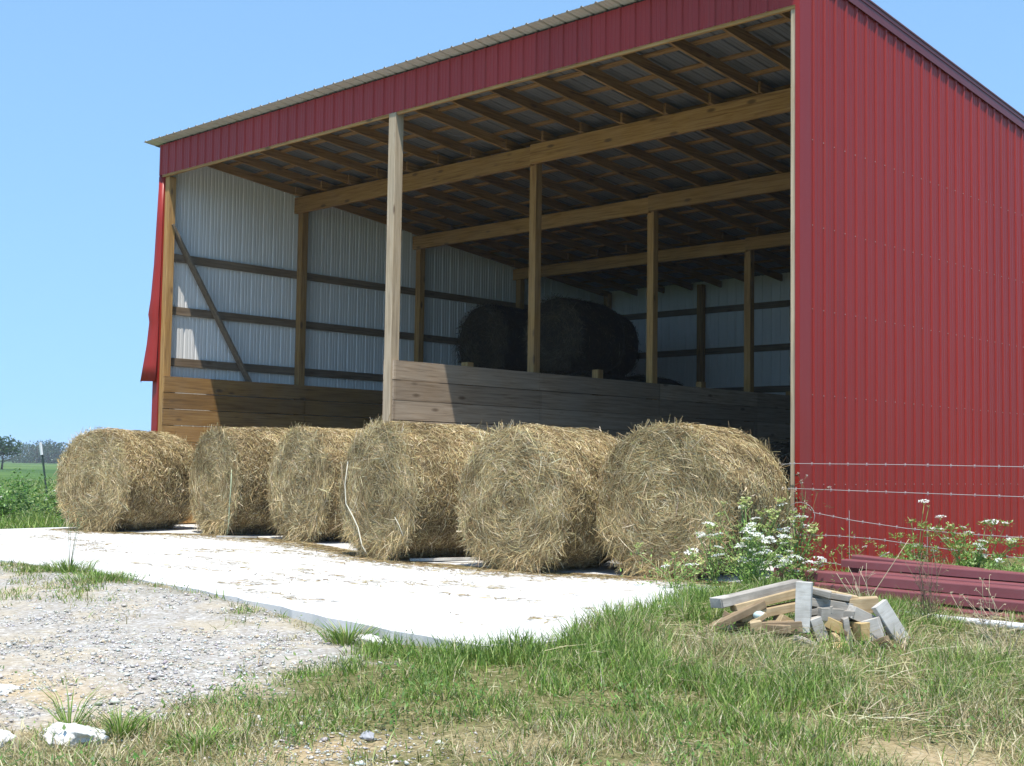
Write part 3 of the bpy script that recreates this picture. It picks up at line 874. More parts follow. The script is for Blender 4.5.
# ------------------------------------------------------------------ plants
def umbel(m_parts, c, rad, nrm, curled=False, white=True):
    n = 46 if white else 40
    k = np.sqrt(rng.random(n)); a = rng.uniform(0, 6.28, n)
    nrm = unit(np.array([nrm], float))[0]
    e = unit(np.cross(nrm, [.3, .9, .1])[None])[0]; f = np.cross(nrm, e)
    lift = (.55 * (k ** 2) if curled else -.22 * k ** 2)
    P = np.array(c) + (np.outer(k * np.cos(a), e) + np.outer(k * np.sin(a), f)) * rad * (.75 if curled else 1) + np.outer(lift, nrm) * rad
    s = rad * (.34 if white else .4)
    D = unit(rng.normal(0, 1, (n, 3)) * .6 + np.outer(np.cos(a), e) + np.outer(np.sin(a), f))
    W = unit(np.cross(D, nrm + rng.normal(0, .25, (n, 3))))
    v, q = leaves(P - D * s * .5, D, W, np.full(n, s), np.full(n, s * .8))
    pal = [(.80, .80, .76), (.72, .73, .66), (.62, .66, .52)] if white else [(.42, .49, .17), (.31, .41, .11), (.52, .54, .25), (.4, .3, .16)]
    m_parts.append((v, q, None, rcol(n, pal, [5, 3, 1] if white else [4, 3, 2, 1], .07, 4)))
    # rays under the head
    n2 = 14; a = np.arange(n2) / n2 * 6.28
    tip = np.array(c) + (np.outer(np.cos(a), e) + np.outer(np.sin(a), f)) * rad * .7 + nrm * (rad * .3 if curled else -rad * .1)
    b0 = np.array(c) - nrm * rad * .9
    Dd = tip - b0; Ll = np.linalg.norm(Dd, axis=1)
    v, q, t = blades(np.tile(b0, (n2, 1)), unit(Dd), unit(np.cross(Dd, np.tile(nrm[None], (n2, 1)))), np.zeros((n2, 3)), Ll, np.full(n2, .0025))
    m_parts.append((v, q, t, rcol(n2, [(.2, .28, .09)], [1], .1, 5)))

def stalk(p, q, r0, r1, bend=(0, 0, 0), col=(.16, .24, .07), k=4):
    p, q, b = np.array(p), np.array(q), np.array(bend)
    m = MB(); pts = [tuple(p + (q - p) * t + b * (4 * t * (1 - t))) for t in np.linspace(0, 1, k + 1)]
    m.tube(pts, list(np.linspace(r0, r1, k + 1)), 4)
    V = np.array(m.v); Q = np.array([f for f in m.f if len(f) == 4])
    return (V, Q, None, np.tile(np.array([col]) * random.uniform(.8, 1.2), (len(V), 1))), np.array(pts)

def ferny(P, n, size, up=.5, pal=None):
    """feathery leaflets around points P"""
    idx = rng.integers(0, len(P), n); a = rng.uniform(0, 6.28, n)
    D = unit(np.stack([np.cos(a), np.sin(a), rng.normal(up, .5, n)], 1))
    W = unit(np.cross(D, rng.normal(0, .4, (n, 3)) + np.array([0, 0, 1.0])))
    v, q = leaves(P[idx] + D * (rng.random((n, 1)) * size * 1.6), D, W, rng.uniform(.5, 1.1, n) * size, rng.uniform(.18, .42, n) * size)
    return v, q, None, rcol(n, pal or [(.15, .28, .05), (.23, .37, .085), (.33, .42, .15)], [4, 4, 2], .15, 4)

def wild_carrot(x, y, heads, label, leafy=700, spread=.25, base_h=.3, zoff=0.0, leafsize=.05, pale=.0):
    """heads: list of (dx, dy, height, radius, kind) with kind w(hite) or g(reen curled)"""
    t = thing('wild_carrot', label, 'wildflower', (x, y, gz(x, y) + zoff), 0, 'white-flowered weeds beside the barn')
    st = []; tops = []
    cc = [(.17, .26, .075), (.2, .27, .09), (.14, .22, .06)]
    if zoff == 0 and len(heads) > 7: heads = [(a, b, h_ * .88, r_, k_) for a, b, h_, r_, k_ in heads]
    for dx, dy, hh, rad, kind in heads:
        s, pts = stalk((random.uniform(-.05, .05), random.uniform(-.05, .05), -.02), (dx, dy, hh - rad * .9), .005, .003, (dx * -.12, dy * -.12, .02), random.choice(cc))
        st.append(s); tops.append(pts[1:])
    V, q, tr, c = cat_meshes(st)
    link('stem', mesh_np('stem', V, q, tr, c, [STEM]), t)
    P = np.concatenate(tops); P = P[P[:, 2] < base_h + .25]
    P = np.concatenate([P, rng.normal(0, 1, (60, 3)) * [spread, spread, .1] + [0, 0, base_h * .6]])
    P[:, 2] = np.maximum(P[:, 2], .03)
    V, q, tr, c = ferny(P, int(leafy * .62), leafsize)
    link('foliage', mesh_np('foliage', V, q, tr, c, [LEAF]), t)
    for dx, dy, hh, rad, kind in heads:
        ps = []; umbel(ps, (dx, dy, hh), rad, (random.uniform(-.25, .25), random.uniform(-.4, .1), 1), kind == 'g', kind == 'w')
        V, q, tr, c = cat_meshes(ps)
        link('flower_head' if kind == 'w' else 'seed_head', mesh_np('flower_head', V, q, tr, c, [LEAF]), t)
    return t

def rh(n, sx, sy, h0, h1, pw, r0=.04, r1=.075):
    return [(random.uniform(-sx, sx), random.uniform(-sy, sy), random.uniform(h0, h1), random.uniform(r0, r1), 'w' if random.random() < pw else 'g') for _ in range(n)]
wild_carrot(6.62, -1.62, rh(9, .25, .2, .45, .72, .5), 'sparse wild carrot plant at the edge of the pad in front of the rightmost bale', 500, .2, .3)
wild_carrot(6.95, -1.52, rh(26, .3, .22, .5, .95, .25), 'wild carrot plant with mostly green curled seed heads beside the rightmost bale', 1100, .25, .4)
wild_carrot(7.20, -1.85, rh(28, .32, .25, .3, .75, .75), 'wild carrot plant thick with flat white flower heads behind the grey boards', 1300, .28, .35)
wild_carrot(7.15, -1.05, rh(20, .25, .22, .5, .9, .55), 'tall wild carrot plant between the rightmost bale and the barn corner', 1100, .25, .4)
wild_carrot(7.48, -1.55, rh(14, .22, .2, .22, .45, .85), 'low white-flowered wild carrot plant under the left ends of the red steel', 1000, .25, .3)
wild_carrot(6.55, -2.15, rh(8, .3, .25, .25, .45, .4), 'short wild carrot plant leaning over the white concrete', 500, .25, .2)
wild_carrot(8.05, -.42, [(.10, .0, .88, .055, 'w'), (.25, .02, .74, .05, 'w'), (-.05, .05, .68, .02, 'g'), (.16, -.03, .82, .02, 'g'), (.0, .0, .45, .03, 'w'), (.2, 0, .42, .035, 'w')], 'wild carrot plant with two large white heads against the red wall behind the steel', 5500, .17, .42, 0, .036)
wild_carrot(8.62, -.38, rh(22, .36, .15, .45, .85, .8, .03, .055), 'dense bright green wild carrot plant in front of the red wall at the photo edge', 9000, .32, .5, 0, .04)
wild_carrot(9.35, -.35, rh(9, .3, .15, .45, .8, .7, .025, .045), 'wild carrot plant by the red wall, mostly beyond the right frame edge', 4000, .26, .5, 0, .04)
wild_carrot(7.25, -.35, [(.0, .0, .38, .035, 'g'), (-.1, 0, .3, .03, 'g'), (.25, 0, .4, .03, 'w')], 'small weed with two green seed heads at the foot of the red corner', 160, .1, .12)

def airy_weed(x, y, h, label, n=26):
    t = thing('wildflower_weed', label, 'weed', (x, y, gz(x, y)), 0, 'white-flowered weeds beside the barn')
    st, tips = [], []
    for i in range(7):
        q = (random.uniform(-.22, .26), random.uniform(-.12, .12), h * random.uniform(.65, 1))
        s, p = stalk((0, 0, 0), q, .005, .002, (random.uniform(-.05, .05), 0, 0), (.11, .13, .05)); st.append(s)
        for j in range(5):
            k = random.choice([2, 3, 4]); e = p[k] + np.array([random.uniform(-.13, .13), random.uniform(-.1, .1), random.uniform(.02, .14)])
            s, _ = stalk(p[k], e, .002, .0015, (0, 0, 0), (.13, .14, .06), 2); st.append(s); tips.append(e)
    V, q, tr, c = cat_meshes(st); link('stem', mesh_np('stem', V, q, tr, c, [STEM]), t)
    P = np.array(tips)
    fo = [ferny(P * [1, 1, .8], 320, .035, .2, [(.07, .11, .035), (.1, .15, .05)] * 1 + [(.13, .17, .07)])]
    n = len(P) * 7; i = rng.integers(0, len(P), n)
    D = unit(rng.normal(0, 1, (n, 3)))
    v, q = leaves(P[i] + D * .004, D, unit(np.cross(D, rng.normal(0, 1, (n, 3)))), rng.uniform(.012, .026, n), rng.uniform(.008, .016, n))
    fo.append((v, q, None, rcol(n, [(.68, .64, .55), (.55, .47, .38), (.4, .3, .22)], [4, 3, 2], .1, 4)))
    V, q, tr, c = cat_meshes(fo); link('foliage', mesh_np('foliage', V, q, tr, c, [LEAF]), t)
airy_weed(6.85, -.55, 1.0, 'thin dark-stemmed weed with tiny pale flower heads crossing the barn corner')

def dry_weed(x, y, h, n, label, col=(.24, .19, .12), spread=.25, seeds=True):
    t = thing('dry_weed', label, 'weed', (x, y, gz(x, y)), 0, 'dry weeds in front of the steel')
    st, tips = [], []
    for i in range(n):
        q = (random.uniform(-spread, spread), random.uniform(-.12, .12), h * random.uniform(.55, 1))
        s, p = stalk((random.uniform(-.08, .08), random.uniform(-.05, .05), 0), q, .003, .0018, (random.uniform(-.06, .06), 0, 0), col); st.append(s); tips.append(p[-1])
        for j in range(4):
            k = random.choice([1, 2, 3]); e = p[k] + np.array([random.uniform(-.1, .1), random.uniform(-.05, .05), random.uniform(.0, .12)])
            s, _ = stalk(p[k], e, .0018, .0012, (0, 0, 0), col, 2); st.append(s); tips.append(e)
    if seeds:
        P = np.array(tips); n = len(P) * 4; i = rng.integers(0, len(P), n); D = unit(rng.normal(0, 1, (n, 3)))
        v, q = leaves(P[i], D, unit(np.cross(D, rng.normal(0, 1, (n, 3)))), rng.uniform(.01, .03, n), rng.uniform(.003, .009, n))
        st.append((v, q, None, rcol(n, [col, tuple(k * 1.4 for k in col)], [1, 1], .2, 4)))
    V, q, tr, c = cat_meshes(st); link('stem', mesh_np('stem', V, q, tr, c, [STEM]), t)
dry_weed(9.15, -2.45, .62, 11, 'dense brown dried weed standing in front of the red steel', (.17, .13, .085), .14)
dry_weed(9.75, -2.75, .5, 9, 'pale dry weed at the right end of the white pipe', (.36, .30, .2), .3)
dry_weed(8.75, -2.55, .45, 7, 'thin straw-coloured weed between the wood pile and the brown weed', (.42, .37, .25), .25, False)
dry_weed(10.35, -3.6, .42, 12, 'tangle of pale dry stalks in the grass at the right edge', (.40, .34, .22), .4, False)
t = thing('grass_stalk', 'single long dry grass stalk leaning across the red steel', 'grass stalk', (8.72, -2.75, gz(8.72, -2.75)))
s, _ = stalk((0, 0, 0), (.36, .2, .66), .004, .002, (0, 0, 0), (.5, .42, .27)); link('stem', mesh_np('stem', *s, [STEM]), t)

def tuft(x, y, h, n, label, spread=.12, seedy=0, cat='grass tuft'):
    a = rng.uniform(0, 6.28, n); k = rng.random(n) * spread
    P = np.stack([np.cos(a) * k, np.sin(a) * k, np.full(n, -.01)], 1)
    ln = rng.uniform(.1, .75, n); D = unit(np.stack([np.cos(a) * ln, np.sin(a) * ln, np.ones(n)], 1)); b = a + rng.normal(0, .8, n)
    parts = [(*blades(P, D, np.stack([-np.sin(b), np.cos(b), 0 * b], 1), np.stack([np.cos(a) * .5, np.sin(a) * .5, -.3 * np.ones(n)], 1), h * rng.uniform(.5, 1.1, n), rng.uniform(.005, .009, n)), rcol(n, GREEN + DRY[:1], [35, 28, 15, 14, 8], .15, 5))]
    t = thing('grass_tuft', label, cat, (x, y, gz(x, y)), 0, 'grass tufts along the pad edge')
    V, q, tr, c = cat_meshes(parts); link('blade_clump', mesh_np('blade_clump', V, q, tr, c, [LEAF]), t)
    if seedy:
        st = []
        for i in range(seedy):
            s, p = stalk((0, 0, 0), (random.uniform(-.2, .2), random.uniform(-.1, .1), random.uniform(.35, .62)), .003, .0015, (0, 0, 0), (.15, .18, .09)); st.append(s)
            st.append(ferny(p[-2:], 14, .03, .3, [(.13, .17, .08), (.2, .2, .1), (.16, .2, .1)]))
        V, q, tr, c = cat_meshes(st); link('seed_stalk', mesh_np('seed_stalk', V, q, tr, c, [STEM]), t)
tuft(1.75, -5.62, .22, 240, 'grass tuft with thin seed stalks standing against the white pad edge', .22, 6)
tuft(2.75, -5.85, .15, 260, 'low spreading green tuft at the pad edge, right of the seed stalks', .4)
tuft(7.02, -6.38, .25, 260, 'bright green grass tuft by the small white stone at the pad corner', .13)
tuft(8.35, -8.78, .20, 130, 'upright green grass tuft beside the white rock in the corner', .08)
tuft(8.75, -8.62, .12, 260, 'wide grass tuft in the bottom foreground right of the white rock', .17)
tuft(8.0, -8.85, .34, 40, 'tall thin green weed in front of the tan dirt', .03)

# leafy weeds at the left end of the pad
def bush(x, y, w, d, h, n, label, flowers=0, leaf=.09, pal=None, stalky=0):
    h *= .88
    t = thing('weed_bush', label, 'weed bush', (x, y, gz(x, y)), 0, 'leafy weeds left of the pad')
    m = MB()
    for i in range(9):
        m.tube([(random.uniform(-.1, .1), random.uniform(-.1, .1), -.05), (random.uniform(-w, w) * .35, random.uniform(-d, d) * .35, h * random.uniform(.5, .85))], [.012, .005], 4)
    m.build('stem', flat('weed_stem_green', (.12, .18, .06)), t)
    k = 14; cen = np.stack([rng.normal(0, w * .42, k), rng.normal(0, d * .42, k), h * rng.uniform(.15, .85, k)], 1)
    i = rng.integers(0, k, n); P = cen[i] + rng.normal(0, 1, (n, 3)) * [.22 * w, .22 * d, .16 * h]
    P[:, 2] = np.abs(P[:, 2])
    a = rng.uniform(0, 6.28, n); D = unit(np.stack([np.cos(a), np.sin(a), rng.normal(.25, .5, n)], 1))
    W = unit(np.cross(D, np.array([0, 0, 1.0]) + rng.normal(0, .35, (n, 3))))
    v, q = leaves(P, D, W, rng.uniform(.6, 1.3, n) * leaf, rng.uniform(.3, .6, n) * leaf)
    link('foliage', mesh_np('foliage', v, q, None, rcol(n, pal or [(.09, .21, .035), (.14, .28, .05), (.2, .32, .085), (.06, .14, .03)], [35, 30, 18, 17], .15, 4), [LEAF]), t)
    if flowers:
        ps = []
        for _ in range(flowers):
            c = cen[rng.integers(0, k)] + rng.normal(0, 1, 3) * [.25 * w, .25 * d, .1 * h] + [0, -.1, .25 * h]
            umbel(ps, c, random.uniform(.03, .06), (0, -.3, 1))
        V, q, tr, c = cat_meshes(ps); link('flower_head', mesh_np('flower_head', V, q, tr, c, [LEAF]), t)
bush(-10.2, -.9, .75, .7, 1.05, 3000, 'tall leafy weed clump with small white flowers at the left photo edge', 16)
bush(-9.1, .3, .6, .6, .75, 2200, 'leafy weed clump with a few white flowers just left of the steel post', 8)
bush(-8.2, .0, .5, .5, .45, 1800, 'low bright green weed clump at the pad corner by the leftmost bale', 0)
bush(-8.6, 1.6, .7, .7, .55, 1900, 'dark green weed clump behind the low clump, under the steel post', 0, .09, [(.05, .12, .025), (.08, .17, .03), (.13, .24, .05)])
bush(-11.6, 1.2, .9, .9, 1.0, 2000, 'yellow-green weed clump behind the tall flowering weeds', 4, .1, [(.16, .25, .05), (.22, .3, .08), (.1, .2, .04)])
bush(-7.3, .9, .5, .5, .4, 1500, 'small weed clump hugging the left wall of the barn', 0)

# ------------------------------------------------------------------ steel fence post far left
t = thing('fence_post', 'thin dark green steel fence post with a white painted tip in the weeds', 'fence post', (-14.7, 2.4, gz(-14.7, 2.4)))
TP = flat('dark_green_post_paint', (.035, .06, .05), .5)
b = Vector((.05, 0, 0)); d = Vector((-.13, -.1, 1.0)); hgt = 1.80
m = MB().bar(b, b + d * hgt * .84, .035, .006, (0, 1, 0)); m.bar(b + Vector((0, .02, 0)), b + Vector((0, .02, 0)) + d * hgt * .84, .006, .035, (0, 1, 0))
m.build('shaft', TP, t)
MB().bar(b + d * hgt * .84, b + d * hgt, .06, .04, (0, 1, 0)).build('tip', flat('white_post_paint', (.8, .8, .8), .5), t)

# ------------------------------------------------------------------ barbed wire fence along X from the barn corner
FEN = thing('wire_fence', 'barbed wire fence with sagging strands running right from the barn corner', 'fence', (6.55, -.10, gz(6.7, -.2)))
zb = gz(6.7, -.2)
def strand(pts, barbs=True, r=.0032):
    P = [Vector(p) - Vector((6.55, -.10, zb)) for p in pts]
    Q = []
    for i in range(len(P) - 1):
        for k in range(6): Q.append(P[i].lerp(P[i + 1], k / 6))
    Q.append(P[-1])
    m = MB().tube(Q, r, 5)
    if barbs:
        L = 0
        for i in range(len(Q) - 1):
            s = (Q[i + 1] - Q[i]).length; L += s
            if L > .13:
                L = 0; c = Q[i]
                for sg in (-1, 1):
                    m.tube([c - Vector((.006, 0, .016 * sg)), c + Vector((.006, .004, .016 * sg))], .0025, 3)
    m.build('wire', WIREM, FEN)
xe = 12.4
strand([(6.40, -.09, 1.155), (6.56, -.10, 1.165), (7.8, -.10, 1.165), (9.2, -.10, 1.155), (10.6, -.1, 1.15), (xe, -.1, 1.165)])
strand([(6.38, -.09, .935), (6.46, -.11, .90), (6.58, -.10, .905), (7.8, -.10, .893), (9.2, -.10, .882), (10.6, -.1, .88), (xe, -.1, .90)])
strand([(6.78, -.10, .665), (7.25, -.10, .60), (7.8, -.10, .548), (8.4, -.10, .52), (9.2, -.10, .512), (10.6, -.1, .54), (xe, -.1, .64)])
strand([(6.56, -.10, .425), (7.0, -.10, .44), (7.5, -.10, .428), (8.0, -.10, .385), (8.8, -.1, .33), (10.2, -.1, .34), (xe, -.1, .40)])
strand([(6.56, -.10, .165), (6.95, -.10, .165), (7.5, -.10, .12), (8.5, -.1, .08), (10.2, -.1, .1), (xe, -.1, .16)])
ring = [(6.63 + .17 * math.cos(a), -.10, .63 + .135 * math.sin(a)) for a in np.linspace(-1.5, 3.4, 14)]
strand(ring, False, .0035)
for x, z in ((7.2, .42), (8.03, .30)):
    m = MB().tube([(x - 6.55, -.01, z - .28 - zb), (x - 6.55, -.012, z + .28 - zb)], .003, 4); m.build('stay_wire', WIREM, FEN)
MB().box(xe - 6.55, xe - 6.55 + .12, -.04, .08, -.3, 1.4).build('end_post', G_Z, FEN, bevel=.01)

# ------------------------------------------------------------------ red steel purlins lying along X
def channel(name, p, q, w, h, label, flip=False, group='red steel channels beside the barn'):
    """lipped C channel, web up"""
    t_ = .005; lip = .016; a = w / 2; r = .012
    prof = [(-a + lip, 0), (-a, 0), (-a, h - r), (-a + r * .3, h - r * .3), (-a + r, h), (a - r, h), (a - r * .3, h - r * .3), (a, h - r), (a, 0), (a - lip, 0),
            (a - lip, t_), (a - t_, t_), (a - t_, h - t_), (-a + t_, h - t_), (-a + t_, t_), (-a + lip, t_)]
    p, q = Vector(p), Vector(q)
    m = MB().prism(prof, (0, 0, 0), q - p)
    o = m.build(name, REDSTEEL, None, p)
    return tag(o, label, 'steel beam', group)
SG2 = 'red steel channels beside the barn'
channel('steel_channel', (8.38, -1.68, -.105), (12.1, -1.80, -.13), .17, .10, 'lowest red steel channel lying on the grass, nearest the white pipe')
channel('steel_channel', (7.52, -1.40, -.085), (11.6, -1.52, -.12), .18, .105, 'red steel channel on the ground just behind the lowest one')
channel('steel_channel', (7.60, -1.52, .022), (11.7, -1.66, .0), .19, .075, 'red steel channel lying second from the bottom of the pile front')
channel('steel_channel', (7.20, -1.40, .108), (11.5, -1.50, .085), .19, .085, 'longest red steel channel, its left end reaching the barn corner')
channel('steel_channel', (7.72, -1.14, -.085), (11.9, -1.16, -.115), .19, .10, 'red steel channel hidden low at the back of the pile')
channel('steel_channel', (7.70, -1.16, .02), (11.9, -1.18, .0), .19, .10, 'red steel channel in the middle layer at the back of the pile')
channel('steel_channel', (7.95, -1.18, .125), (11.9, -1.22, .105), .22, .075, 'flat dull red steel channel lying behind the longest one')
channel('steel_channel', (7.68, -1.06, .215), (11.3, -1.22, .19), .11, .07, 'red steel channel slanting down across the pile, its left end raised')
channel('steel_channel', (7.70, -.90, .235), (10.9, -1.12, .12), .12, .085, 'topmost red steel channel with a scrap of white on it')
channel('steel_channel', (7.69, -.90, -.085), (11.4, -.86, -.115), .19, .31, 'deep red steel channel at the very back of the pile beneath the topmost')
o = MB().bar((0, 0, 0), (.09, .02, .012), .035, .004).build('paper_scrap', flat('white_paper', (.75, .75, .74)), None, (7.98, -.93, .322))
o.rotation_euler = (.3, -.25, -.4); tag(o, 'tiny white scrap lying on the topmost red steel channel', 'scrap')
o = MB().tube([(0, 0, 0), (1.0, .05, -.012), (2.2, .08, -.03), (3.4, .08, -.05)], .028, 10).build('white_pipe', PIPE, None, (8.68, -2.22, -.035), smooth=True)
tag(o, 'thin white pipe lying in the grass in front of the red steel', 'pipe')

# ------------------------------------------------------------------ scrap wood pile
def scrapwood(name, dk, md, lt):
    k = NT(name)
    co = k.coord((2.2, 24, 24)); g = k.noise(co, 2.0, 6, .65, .6)
    b = k.ramp(g, [(.28, dk), (.5, md), (.72, lt)])
    b = k.mix(k.math('MULTIPLY', k.ramp(k.noise(k.coord(), 5, 4), [(.42, (0, 0, 0)), (.62, (1, 1, 1))]), .6), b, tuple(x * .8 for x in dk))
    k.bump(g, .4, .005)
    return k.set(b, .8, 0, .2)
S_TAN = scrapwood('scrap_tan', (.30, .21, .11), (.48, .37, .22), (.60, .49, .32))
S_YEL = scrapwood('scrap_yellow', (.36, .24, .10), (.55, .40, .19), (.64, .50, .27))
S_GRY = scrapwood('scrap_grey', (.22, .20, .17), (.36, .33, .285), (.47, .44, .39))
S_WHT = scrapwood('scrap_white_paint', (.42, .39, .34), (.60, .575, .53), (.68, .66, .62))
S_PAL = scrapwood('scrap_pale_grey', (.33, .30, .26), (.45, .425, .38), (.54, .515, .47))
S_BRN = scrapwood('scrap_brown', (.16, .11, .065), (.28, .205, .125), (.36, .28, .18))
B0 = np.array([8.93, -3.84, 0.0]); RT = np.array([rt[0], rt[1], 0]); FWD = np.array([-rt[1], rt[0], 0])
SCW = [  # px, py, length px, height px, depth m, roll deg, yaw deg, depth offset, material, label
    (766, 600, 84, 9, .14, 13, 8, .20, S_GRY, 'long weathered grey plank on top of the left side of the wood pile'),
    (772, 606, 72, 8, .14, 14, 4, .16, S_TAN, 'tan plank lying directly under the long grey plank'),
    (774, 616, 66, 8, .15, 12, -3, .12, S_TAN, 'lower tan plank in the left stack just above the brown one'),
    (738, 622, 66, 7, .10, 24, 10, .05, S_BRN, 'thin plank slanting into the grass at the left end of the wood pile'),
    (776, 628, 50, 10, .12, 3, -5, -.02, S_BRN, 'short brown board at the bottom front left of the upright white board'),
    (727, 610, 18, 10, .10, 9, 24, .16, S_PAL, 'pale grey block at the left end of the long grey plank'),
    (803, 607, 15, 50, .04, -3, 8, -.04, S_WHT, 'white painted board standing upright in the middle of the wood pile'),
    (821, 594, 17, 9, .12, -12, 25, .18, S_YEL, 'small yellowish block beside the top of the upright white board'),
    (845, 597, 36, 10, .14, -10, -8, .16, S_TAN, 'tan plank at the top of the right side of the wood pile'),
    (832, 604, 46, 8, .15, -8, 5, .10, S_GRY, 'grey plank running under the top tan plank'),
    (869, 602, 26, 14, .18, 4, -20, .10, S_TAN, 'biggest tan block at the upper right of the wood pile'),
    (830, 613, 26, 12, .16, -4, 14, .05, S_GRY, 'dark grey block below the grey plank'),
    (861, 612, 28, 12, .14, -24, 10, .04, S_PAL, 'pale grey board tilted under the biggest tan block'),
    (837, 624, 28, 11, .14, -26, -10, .02, S_YEL, 'yellow-ended wedge tilted at the middle of the pile base'),
    (846, 629, 8, 30, .08, 8, 12, -.03, S_GRY, 'narrow grey stick standing between the two yellow-ended pieces'),
    (861, 626, 18, 18, .20, 3, 24, .02, S_YEL, 'square yellow-ended block at the bottom of the right side'),
    (874, 632, 16, 40, .04, 18, -12, -.06, S_PAL, 'pale board leaning on the square yellow block'),
    (890, 617, 15, 46, .04, 34, 10, -.02, S_WHT, 'whitish board leaning outwards at the right end of the wood pile'),
    (818, 628, 12, 24, .10, 20, 5, .0, S_PAL, 'pale grey chunk at the foot of the upright white board'),
    (829, 645, 22, 11, .10, 22, 30, -.16, S_YEL, 'yellowish chunk lying in the grass in front of the wood pile'),
    (812, 637, 26, 9, .12, -6, 18, .30, S_BRN, 'brown block hidden low inside the wood pile'),
    (855, 640, 40, 10, .14, 2, -6, .16, S_BRN, 'dark board lying flat under the right side of the wood pile'),
    (742, 634, 30, 8, .10, 5, 30, .22, S_GRY, 'grey stub on the ground under the left planks'),
] + [(random.uniform(720, 900), random.uniform(622, 646), random.uniform(10, 26), random.uniform(4, 9), random.uniform(.03, .12), random.uniform(-40, 40), random.uniform(-60, 60), random.uniform(-.2, .1),
      random.choice([S_TAN, S_GRY, S_BRN, S_YEL, S_PAL]), 'small broken offcut scattered at the foot of the wood pile') for _ in range(12)] \
  + [(random.uniform(815, 880), random.uniform(590, 612), random.uniform(16, 30), random.uniform(5, 9), random.uniform(.06, .14), random.uniform(-30, 15), random.uniform(-40, 40), random.uniform(.02, .14),
      random.choice([S_TAN, S_GRY, S_BRN]), 'short offcut jammed among the planks on the right of the wood pile') for _ in range(6)]
for px, py, Lp, Hp, dep, roll, yaw, doff, mt, lab in SCW:
    s = 142.0
    c = B0 + RT * ((px - 803) / s) + FWD * doff
    c[2] = gz(c[0], c[1]) + (641 - py) / s - .01
    o = MB()
    a, bb, cc = Lp / s / 2, dep / 2, Hp / s / 2; J = lambda k=.018: random.uniform(-k, k)
    e0, e1, f0, f1 = J(), J(), J(.008), J(.008)
    o = o.hexa([(-a + e0, -bb, -cc + f0), (a + e1, -bb, -cc), (a - e1, bb, -cc), (-a - e0, bb, -cc + f0),
                (-a + e0 + J(.01), -bb, cc), (a + e1 + J(.01), -bb, cc + f1), (a - e1, bb, cc + f1), (-a - e0, bb, cc)]).build('wood_offcut', mt, None, bevel=.003)
    Rm = Matrix.Rotation(-YAW + math.radians(yaw), 4, 'Z') @ Matrix.Rotation(-math.radians(roll), 4, 'Y')
    o.matrix_world = Matrix.Translation(Vector(c)) @ Rm
    if abs(roll) < 16 and Hp > 14 and Hp < Lp * 1.2: pass
    tag(o, lab, 'scrap wood', 'scrap wood in the pile by the barn corner')
# crumpled pale plastic in the pile
def lump(name, loc, size, mat, label, cat, seed, sub=2, rough=.25, group=None, rz=0):
    bm = bmesh.new(); bmesh.ops.create_icosphere(bm, subdivisions=sub, radius=1)
    r = random.Random(seed)
    dirs = [Vector((r.gauss(0, 1), r.gauss(0, 1), r.gauss(0, 1))).normalized() for _ in range(14)]
    lim = [r.uniform(.55, .95) for _ in dirs]
    for v in bm.verts:
        k = 1.0
        for dd, l in zip(dirs, lim):
            c = v.co.normalized().dot(dd)
            if c > 0: k = min(k, l / c)
        nn = noise.fractal(v.co * 2.6 + Vector((seed, 0, 0)), 1.0, 2.1, 4); v.co = v.co * k * (1 + .16 * nn)
        v.co = Vector((v.co.x * size[0], v.co.y * size[1], v.co.z * size[2]))
    me = bpy.data.meshes.new(name); bm.to_mesh(me); bm.free(); me.materials.append(mat); me.polygons.foreach_set('use_smooth', [True] * len(me.polygons))
    o = link(name, me, None, loc); o.rotation_euler = (0, 0, rz)
    return tag(o, label, cat, group)
c = B0 + RT * ((761 - 803) / 142) + FWD * .02
lump('plastic_scrap', (c[0], c[1], gz(c[0], c[1]) + .14), (.06, .05, .04), flat('pale_aqua_plastic', (.50, .62, .60), .4), 'crumpled pale aqua plastic among the left planks of the wood pile', 'plastic scrap', 3)
# boards on the pad, rocks
o = MB().bar((0, 0, 0), (.62, .50, .03), .07, .03).build('white_board', S_PAL, None, (2.75, -2.02, .02)); tag(o, 'pale board lying on the concrete between two bales, under the twine bale side', 'board')
o = MB().bar((0, 0, 0), (.5, .35, .0), .05, .025).build('white_board', S_PAL, None, (-2.3, -1.25, .018)); tag(o, 'short pale stick on the concrete in the gap left of the half-hidden bale', 'board')
lump('rock', (8.30, -8.98, gz(8.3, -8.98) + .03), (.16, .12, .07), ROCK, 'large white limestone rock in the grass at the bottom left', 'rock', 5, 5, .2, 'white rocks', .5)
lump('rock', (8.10, -8.92, gz(8.1, -8.92) + .0), (.13, .10, .05), ROCK, 'flat white rock just behind the large one', 'rock', 8, 5, .2, 'white rocks', .2)
lump('rock', (7.98, -9.25, gz(8.0, -9.25) + .02), (.14, .12, .06), ROCK, 'white rock cut off by the lower left corner', 'rock', 6, 5, .2, 'white rocks')
lump('rock', (7.18, -6.30, gz(7.18, -6.3) + .02), (.14, .09, .05), ROCK, 'small white slab beside the pad corner and the bright tuft', 'rock', 7, 5, .2, 'white rocks', .6)
lump('rock', (9.20, -8.02, gz(9.2, -8.02) + .02), (.055, .04, .024), flat('grey_stone', (.33, .33, .34)), 'small grey stone on the bare patch in the grass', 'rock', 9, 4, .2, 'white rocks')
lump('rock', (6.72, -8.75, gz(6.72, -8.75) + .0), (.32, .2, .05), ROCK, 'low white rock outcrop at the left edge beside the tan dirt', 'rock', 12, 5, .2, 'white rocks', .9)

